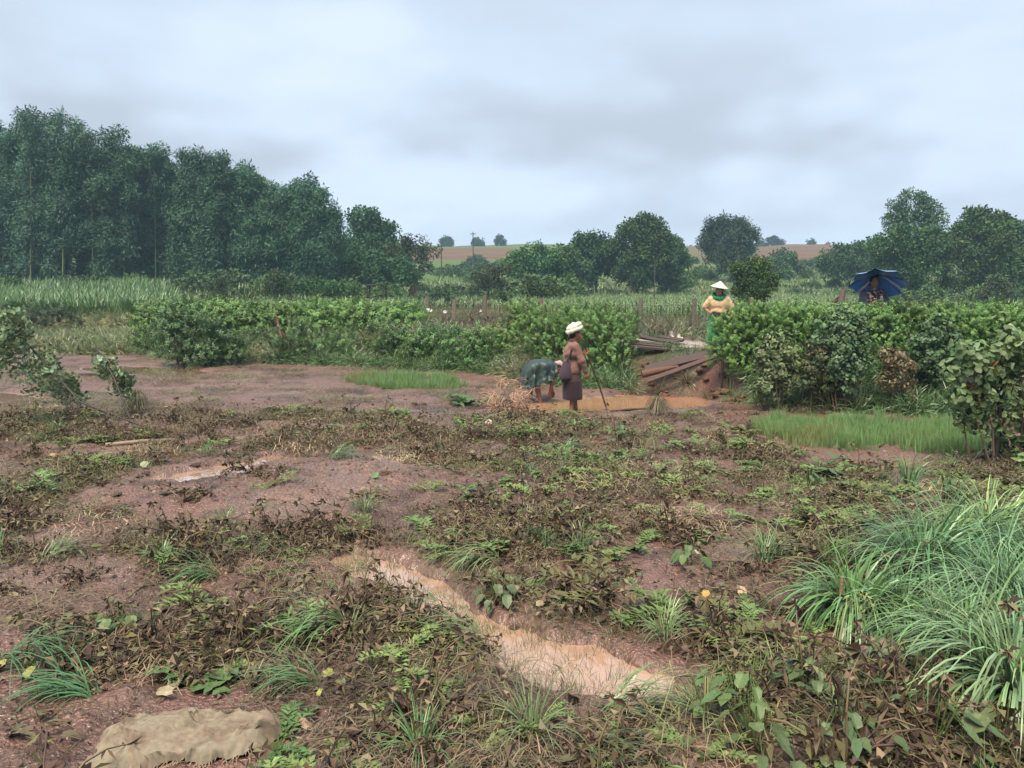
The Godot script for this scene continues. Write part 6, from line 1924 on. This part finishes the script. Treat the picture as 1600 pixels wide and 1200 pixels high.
	for W in [[742, 636, 2.6, "bright leafy potato plant beside the heap of pale roots", 0, Color(0.085, 0.17, 0.05)], [880, 858, 1.5, "small round green weed between the grass tuft and the water channel", 0, Color(0.075, 0.15, 0.045)], [715, 632, 2.0, "leafy weed at the outer side of the potato plant", 2, Color(0.10, 0.17, 0.06)], [800, 665, 2.0, "low yellow-green weed in front of the heap of pale roots", 2, Color(0.13, 0.16, 0.07)],
		[1100, 1010, 1.9, "olive weed patch on the bank of the water channel", 1, Color(0.11, 0.12, 0.045)], [1290, 740, 2.2, "leafy weed at the near edge of the seed bed", 2, Color(0.09, 0.14, 0.06)], [950, 935, 2.0, "yellowish weed beside the drooping broad-leaved plant", 1, Color(0.13, 0.13, 0.05)], [432, 1178, 1.2, "glossy green weed at the end of the jute sack", 0, Color(0.085, 0.17, 0.055)], [300, 1072, 1.1, "leafy green weed behind the jute sack", 2, Color(0.10, 0.17, 0.065)]]:
		var o := tinted("green_weed", gm[W[4]], Transform3D(Basis(Vector3.UP, rr(0, TAU)).scaled(Vector3.ONE * W[2]), gnd(W[0], W[1])), W[5])
		tag(o, W[3], "weed")
	# grass tufts
	var tm := []
	for k in 4: tm.append(grass_clump(60, 0.36, 0.0075, 1.5, 0.8, 0.05, M.grass, 6))
	for k in 2:      # combed over by the water
		var mb := MB.new()
		for q in 75:
			var p := Vector3(rr(-0.09, 0.09), 0, rr(-0.05, 0.05))
			mb.blade(p, Vector3(rr(-1.5, -0.3) if k == 0 else rr(0.3, 1.5), rr(0.5, 1.3), rr(-0.3, 0.7)), rr(0.2, 0.5), rr(0.005, 0.009), 1.5, 7, tint(Color(1, 1, 1), 0.3))
		tm.append(mb.mesh(M.grass))
	var tufts := [[765, 880, 1.25, 4, "long green grass tuft combed over beside the water channel", Color(0.15, 0.21, 0.085)], [520, 985, 1.2, 4, "bright grass tuft combed over above the red mud patch", Color(0.10, 0.19, 0.065)], [735, 1000, 1.25, 4, "grass tuft leaning into the middle of the water channel", Color(0.12, 0.17, 0.065)], [590, 905, 1.1, 4, "grass tuft fringing the upper end of the water channel", Color(0.13, 0.18, 0.07)],
		[485, 1070, 0.9, 4, "dense grass tuft beside the red mud and a yellow leaf", Color(0.085, 0.17, 0.06)], [1195, 880, 1.2, 0, "green grass tuft at the edge of the withered beans before the tall grass", Color(0.10, 0.19, 0.075)], [830, 1160, 1.0, 1, "thin star of grass in the red mud", Color(0.13, 0.19, 0.08)], [130, 1085, 1.1, 4, "blue-green grass tuft flattened by the yellow leaves", Color(0.07, 0.16, 0.065)],
		[20, 1035, 1.1, 5, "dark grass tuft half covered by dead stems", Color(0.065, 0.14, 0.06)], [440, 870, 0.9, 4, "small green tuft in the withered beans above the sack", Color(0.09, 0.16, 0.06)], [525, 720, 1.0, 5, "small bright tuft on the bare mud mound", Color(0.11, 0.2, 0.08)], [570, 800, 0.8, 0, "thin tuft on the dark edge of the mound", Color(0.12, 0.17, 0.08)],
		[1420, 760, 1.6, 0, "tall dark tuft behind the great clump of lemongrass", Color(0.09, 0.17, 0.07)], [960, 1120, 1.2, 5, "long pale blades fallen beside the cut stub", Color(0.13, 0.19, 0.09)], [655, 1190, 0.9, 1, "small tuft in the mud at the edge below the sack", Color(0.08, 0.15, 0.06)], [330, 905, 1.0, 4, "short tuft in the dead beans over the sack", Color(0.085, 0.16, 0.06)]]
	for T in tufts:
		var o := tinted("grass_tuft", tm[T[3]], Transform3D(Basis(Vector3.UP, rr(-0.4, 0.4)).scaled(Vector3.ONE * T[2]), gnd(T[0], T[1])), T[5])
		tag(o, T[4], "grass")
	for q in 70:
		var p := field_spot(2.5, 11.5)
		var o := tinted("grass_tuft", tm[rng.randi() % 6], Transform3D(Basis(Vector3.UP, rr(0, TAU)).scaled(Vector3.ONE * rr(0.4, 0.9)), p), tint(Color(0.10, 0.16, 0.06), 0.25))
		tag(o, "small green grass tuft among dead stems by " + near_what(p), "grass", "small grass tufts by " + near_what(p))
	# fringe growing in the water channel
	var rx := []; var rc := PackedColorArray()
	for q in 420:
		var P = pools[0]
		var k: int = rng.randi() % (P.p.size() - 1)
		var a: Vector2 = P.p[k]; var b: Vector2 = P.p[k + 1]
		var s: Vector2 = (b - a).normalized().orthogonal() * rng.randfn(0.0, 1.0) * P.w[k] * 1.35
		var w := a.lerp(b, rng.randf()) + s
		rx.append(Transform3D(basis_up(Vector3(rr(-0.4, 0.4), 1, rr(-0.4, 0.4)), rr(0, TAU)).scaled(Vector3.ONE * rr(0.3, 0.7)), Vector3(w.x, maxf(height(w.x, w.y), -0.07), w.y)))
		rc.append(tint(Color(0.10, 0.105, 0.045), 0.3))
	C.reed = grass_clump(9, 0.2, 0.006, 0.8, 0.7, 0.06, M.grass, 3)
	tag(multi("channel_weeds", C.reed, rx, rc, self), "thin weeds standing in the brown water channel", "weeds", "", "stuff")
	# the great clump of lemongrass
	var lemon := [[1560, 960, 1.0, 150, 1.0, "great arching clump of blue-green lemongrass beside the seed bed path", Color(0.125, 0.225, 0.115)], [1440, 905, 0.9, 130, 0.9, "lemongrass clump with long blades leaning over the withered beans", Color(0.10, 0.195, 0.085)], [1585, 1095, 0.75, 130, 0.8, "lower lemongrass clump with broad pale blades", Color(0.15, 0.235, 0.115)], [1330, 960, 0.55, 90, 0.75, "small lemongrass clump at the front of the great clump", Color(0.10, 0.19, 0.07)], [1620, 900, 1.0, 120, 1.0, "lemongrass clump behind the great arching clump", Color(0.11, 0.20, 0.085)], [1500, 1030, 0.6, 90, 0.8, "short lemongrass clump between the great clump and the squash leaves", Color(0.12, 0.21, 0.09)], [1500, 880, 0.85, 110, 0.9, "deep green lemongrass clump between the two tallest clumps", Color(0.11, 0.21, 0.085)], [1610, 1010, 0.9, 120, 1.0, "bright lemongrass clump crowded behind the lower broad-bladed clump", Color(0.14, 0.24, 0.115)], [1400, 985, 0.55, 80, 0.9, "low dark lemongrass clump above the torn squash leaves", Color(0.10, 0.19, 0.08)], [1545, 850, 0.8, 90, 0.8, "lemongrass clump with yellowish upright tips behind the great clump", Color(0.19, 0.28, 0.10)]]
	for L in lemon:
		var o := thing("lemongrass_clump", gnd(L[0], L[1]), L[5], "grass")
		for k in 3:
			var mb := MB.new()
			for q in int(L[3] * 1.45):
				var a := rr(0, TAU)
				var od := Vector3(cos(a), 0, sin(a))
				mb.blade(od * 0.12 * sqrt(rng.randf()), (od * rr(0.1, 0.8) + Vector3(0, 1.0, 0) + rdir() * 0.15).normalized(), L[2] * rr(0.6, 1.35), rr(0.008, 0.0155) * (1.25 if L[2] < 0.8 else 1.0), rr(1.8, 4.4) * L[4], 10, tint(L[6], 0.42, 0.16), rng.randi_range(3, 8) if rng.randf() < 0.22 else -1)
			part("blades", mb.mesh(M.grass), o)
		var mb2 := MB.new()
		for q in 90:
			var a := rr(0, TAU)
			var od := Vector3(cos(a), 0, sin(a))
			mb2.blade(od * 0.12, (od * 0.9 + Vector3(0, 0.6, 0)).normalized(), L[2] * rr(0.35, 1.0), rr(0.006, 0.012), 2.6, 6, tint(Color(0.27, 0.21, 0.115), 0.35))
		part("dead_blades", mb2.mesh(M.straw), o)
	var yt := tinted("upright_grass", grass_clump(46, 0.42, 0.009, 0.35, 0.28, 0.05, M.grass, 5), Transform3D(Basis.IDENTITY, gnd(1300, 905)), Color(0.12, 0.23, 0.055))
	tag(yt, "upright bright yellow-green grass shoot beside the lemongrass", "grass")
	# broad-leaved plants
	var bp := [broad_plant(13, 0.08, 0.12, 0.9), broad_plant(9, 0.09, 0.12, 0.7), broad_plant(20, 0.055, 0.2, 0.5), broad_plant(8, 0.095, 0.1, 1.0)]
	var plants := [[778, 945, 1.1, 0, "drooping broad-leaved plant with pale leaf undersides beside the channel", Color(0.11, 0.155, 0.08)], [965, 690, 1.7, 2, "green leafy plant standing on the mud before the pond", Color(0.085, 0.14, 0.055)], [965, 725, 1.2, 3, "wilting plant with a few hanging light green leaves", Color(0.13, 0.20, 0.08)], [1075, 885, 1.1, 1, "small broad-leaved plant with one pale leaf in the withered beans", Color(0.11, 0.16, 0.065)],
		[1160, 1110, 1.6, 2, "sprawling vine with hanging tendrils near the frame corner plants", Color(0.10, 0.15, 0.065)], [1395, 1040, 1.4, 3, "squash plant with large torn leaves below the lemongrass", Color(0.13, 0.19, 0.10)], [1270, 1085, 1.3, 2, "leafy vine running beside the upright peeled stalk", Color(0.085, 0.135, 0.05)], [1450, 1170, 1.5, 2, "dark squash leaves at the foot of the low lemongrass", Color(0.09, 0.135, 0.055)], [1310, 1180, 1.4, 2, "trailing vine leaves over dead stems below the squash plant", Color(0.09, 0.13, 0.055)], [1570, 1180, 1.4, 1, "yellowing vine leaves under the low lemongrass", Color(0.14, 0.16, 0.06)],
		[185, 990, 1.0, 0, "low weed with small round leaves under a yellow leaf", Color(0.10, 0.15, 0.07)], [645, 960, 0.9, 1, "pale broad leaf plant at the channel fringe", Color(0.14, 0.2, 0.10)], [1180, 1180, 1.4, 2, "vine leaves spreading under the hanging tendrils", Color(0.10, 0.14, 0.06)], [1260, 765, 1.2, 2, "leafy squash vine by the mud strip of the seed bed", Color(0.09, 0.13, 0.055)], [1480, 780, 1.6, 2, "dark leafy vine behind the lemongrass near the squash post", Color(0.07, 0.115, 0.05)], [85, 615, 1.4, 2, "muddy green vine lying at the heap of wet grass", Color(0.085, 0.12, 0.06)], [50, 650, 1.6, 2, "fallen vine leaves on the mud below the wet grass heap", Color(0.09, 0.13, 0.065)], [1340, 850, 1.1, 1, "broad green leaves beside the upright bright grass", Color(0.10, 0.16, 0.06)]]
	for P in plants:
		var o := tinted("broad_leaved_plant", bp[P[3]], Transform3D(Basis(Vector3.UP, rr(0, TAU)).scaled(Vector3.ONE * P[2]), gnd(P[0], P[1])), P[5])
		tag(o, P[4], "plant")
	# curved pale stems arching over the vines
	for S in [[1345, 1010, 1315, 960, 0.3, "wilted seed head on a bent stalk beside the squash leaves"], [1385, 1060, 1372, 1180, 0.25, "arched pale vine stem over the dead plants below the squash"], [1100, 1120, 1095, 1150, 0.22, "thin arched tendril over the sprawling vine"], [1005, 715, 985, 690, 0.25, "pale bent stem on the leafy plant before the pond"]]:
		var mb := MB.new()
		var a := gnd(S[0], S[1])
		for k in 4:
			var b := a + Vector3(rr(-0.25, 0.25), 0, rr(-0.1, 0.2))
			mb.tube([a, a.lerp(b, 0.3) + Vector3(0, S[4] * 0.9, 0), a.lerp(b, 0.7) + Vector3(0, S[4], 0), b + Vector3(0, 0.03, 0)], [0.005, 0.0045, 0.004, 0.003], 5, tint(Color(0.22, 0.24, 0.11), 0.2))
		if S[5].begins_with("wilted"):
			for k in 60: mb.leaf(a + Vector3(rr(-0.07, 0.03), S[4] + rr(-0.08, 0.03), rr(-0.05, 0.05)), (rdir() + Vector3(0, -1, 0)).normalized(), rdir(), rr(0.02, 0.05), 0.012, tint(Color(0.22, 0.24, 0.09), 0.3))
		single("bent_stem", mb.mesh(M.grass), Transform3D.IDENTITY, S[5], "stem")
	# fallen leaves
	var leaf_m := []
	for k in 4:
		var mb := MB.new()
		mb.broad(Vector3.ZERO, Vector3(1, 0.1, 0), Vector3(0, 1, 0), 0.1, 0.075 - 0.01 * k, Color(1, 1, 1), [0.1, 0.35, -0.2, 0.5][k])
		mb.tube([Vector3(-0.05, 0, 0.005), Vector3.ZERO], [0.0022, 0.002], 4, Color(0.9, 0.9, 0.7), false)
		leaf_m.append(mb.mesh(M.leaf))
	var leaves := [[208, 992, 1.05, "yellow-green leaf standing upright in the low weed", Color(0.27, 0.29, 0.07)], [50, 1070, 1.1, "yellow leaf lying beside the blue-green tuft", Color(0.27, 0.27, 0.08)], [10, 1050, 0.9, "yellow leaf on the dark grass tuft", Color(0.25, 0.25, 0.08)], [125, 1060, 0.75, "pale dry corn husk piece near the yellow leaves", Color(0.46, 0.34, 0.2)], [498, 1105, 0.75, "single yellow leaf on red mud past the sack", Color(0.33, 0.33, 0.09)], [520, 1065, 0.9, "drooping yellow leaf on a thin stalk above the red mud", Color(0.22, 0.23, 0.07)],
		[470, 1150, 1.1, "translucent tan leaf lying flat past the end of the sack", Color(0.33, 0.23, 0.16)], [280, 1070, 1.5, "long pale green leaf on the weed behind the sack", Color(0.28, 0.35, 0.18)], [270, 1100, 1.3, "withered pale leaf against the back of the sack", Color(0.33, 0.28, 0.18)], [60, 866, 0.8, "pale torn husk in the dead beans", Color(0.5, 0.40, 0.27)], [88, 720, 1.3, "yellow leaf on the straw near the stick in the puddle", Color(0.42, 0.32, 0.11)], [680, 765, 1.1, "pale yellow round leaf below the bare mound", Color(0.42, 0.36, 0.19)],
		[810, 940, 1.0, "pinkish leaf underside hanging from the drooping plant", Color(0.36, 0.24, 0.18)], [838, 955, 0.8, "small tan leaf fallen below the drooping plant", Color(0.30, 0.24, 0.15)], [1047, 832, 1.3, "torn pinkish husk in the withered beans", Color(0.42, 0.28, 0.2)], [1097, 943, 0.8, "yellow flower-like leaf in the withered beans", Color(0.42, 0.25, 0.05)], [1160, 942, 1.1, "cupped tan husk beside the pale broken stalk", Color(0.42, 0.30, 0.2)], [1125, 978, 0.8, "small yellow leaf by the pale broken stalk", Color(0.34, 0.24, 0.06)], [1090, 873, 0.9, "white leaf underside on the small broad-leaved plant", Color(0.5, 0.5, 0.4)], [1522, 797, 0.9, "round cream flower head behind the lemongrass", Color(0.6, 0.56, 0.42)],
		[768, 666, 1.6, "white torn scrap of husk before the root heap", Color(0.55, 0.48, 0.4)], [735, 715, 1.2, "pale green leaf lying by the yellow round leaf", Color(0.3, 0.33, 0.17)], [1390, 1020, 1.5, "whitish torn squash leaf turned over below the lemongrass", Color(0.38, 0.45, 0.32)], [1420, 1015, 1.2, "whitish curled leaf edge on the squash plant", Color(0.42, 0.48, 0.35)], [1200, 728, 1.1, "tan leaf on the mud strip by the seed bed", Color(0.4, 0.25, 0.13)], [985, 760, 1.0, "tan curled leaf in the dead beans before the pond", Color(0.35, 0.25, 0.14)], [890, 720, 1.2, "yellowing leaf standing in the beans before the turbaned woman", Color(0.28, 0.27, 0.1)], [845, 700, 1.1, "olive leaf in the beans between root heap and channel", Color(0.2, 0.22, 0.09)], [230, 735, 1.3, "pale green leaf at the puddle edge", Color(0.24, 0.3, 0.17)], [590, 752, 1.2, "small fresh green leaf on the bare mound", Color(0.10, 0.22, 0.09)]]
	for L in leaves:
		var p := gnd(L[0], L[1]) + Vector3(0, 0.05, 0)
		var o := tinted("fallen_leaf", leaf_m[rng.randi() % 4], Transform3D((basis_up(Vector3(rr(-0.4, 0.4), 0.8, rr(0.2, 0.9)), rr(0, TAU))).scaled(Vector3.ONE * L[2] * 0.72), p), L[4])
		tag(o, L[3], "leaf")
	for q in 110:
		var p := field_spot(2.6, 10.5) + Vector3(0, 0.035, 0)
		var o := tinted("fallen_leaf", leaf_m[rng.randi() % 4], Transform3D(basis_up(Vector3(rr(-0.6, 0.6), 0.8, rr(-0.2, 0.8)), rr(0, TAU)).scaled(Vector3.ONE * rr(0.45, 1.0)), p), tint([Color(0.16, 0.2, 0.09), Color(0.24, 0.2, 0.1), Color(0.3, 0.24, 0.15), Color(0.2, 0.25, 0.14)][rng.randi() % 4], 0.25))
		tag(o, "small loose leaf lying flat by " + near_what(p), "leaf", "small loose leaves by " + near_what(p))

# a one-mesh thing with its own leaf colour (one material for each rounded tone)
var tone := {}
func tinted(called: String, mesh: ArrayMesh, xf: Transform3D, col: Color) -> MeshInstance3D:
	var key := "%d_%d_%d_%s" % [int(col.r * 40), int(col.g * 40), int(col.b * 40), str(mesh.surface_get_material(0).get_instance_id())]
	if not tone.has(key):
		var m: StandardMaterial3D = mesh.surface_get_material(0).duplicate()
		m.albedo_color = Color(col.r, col.g, col.b).linear_to_srgb()
		tone[key] = m
	var o := MeshInstance3D.new()
	o.name = numbered(called); o.mesh = mesh; o.transform = xf
	o.material_override = tone[key]
	add_child(o)
	return o
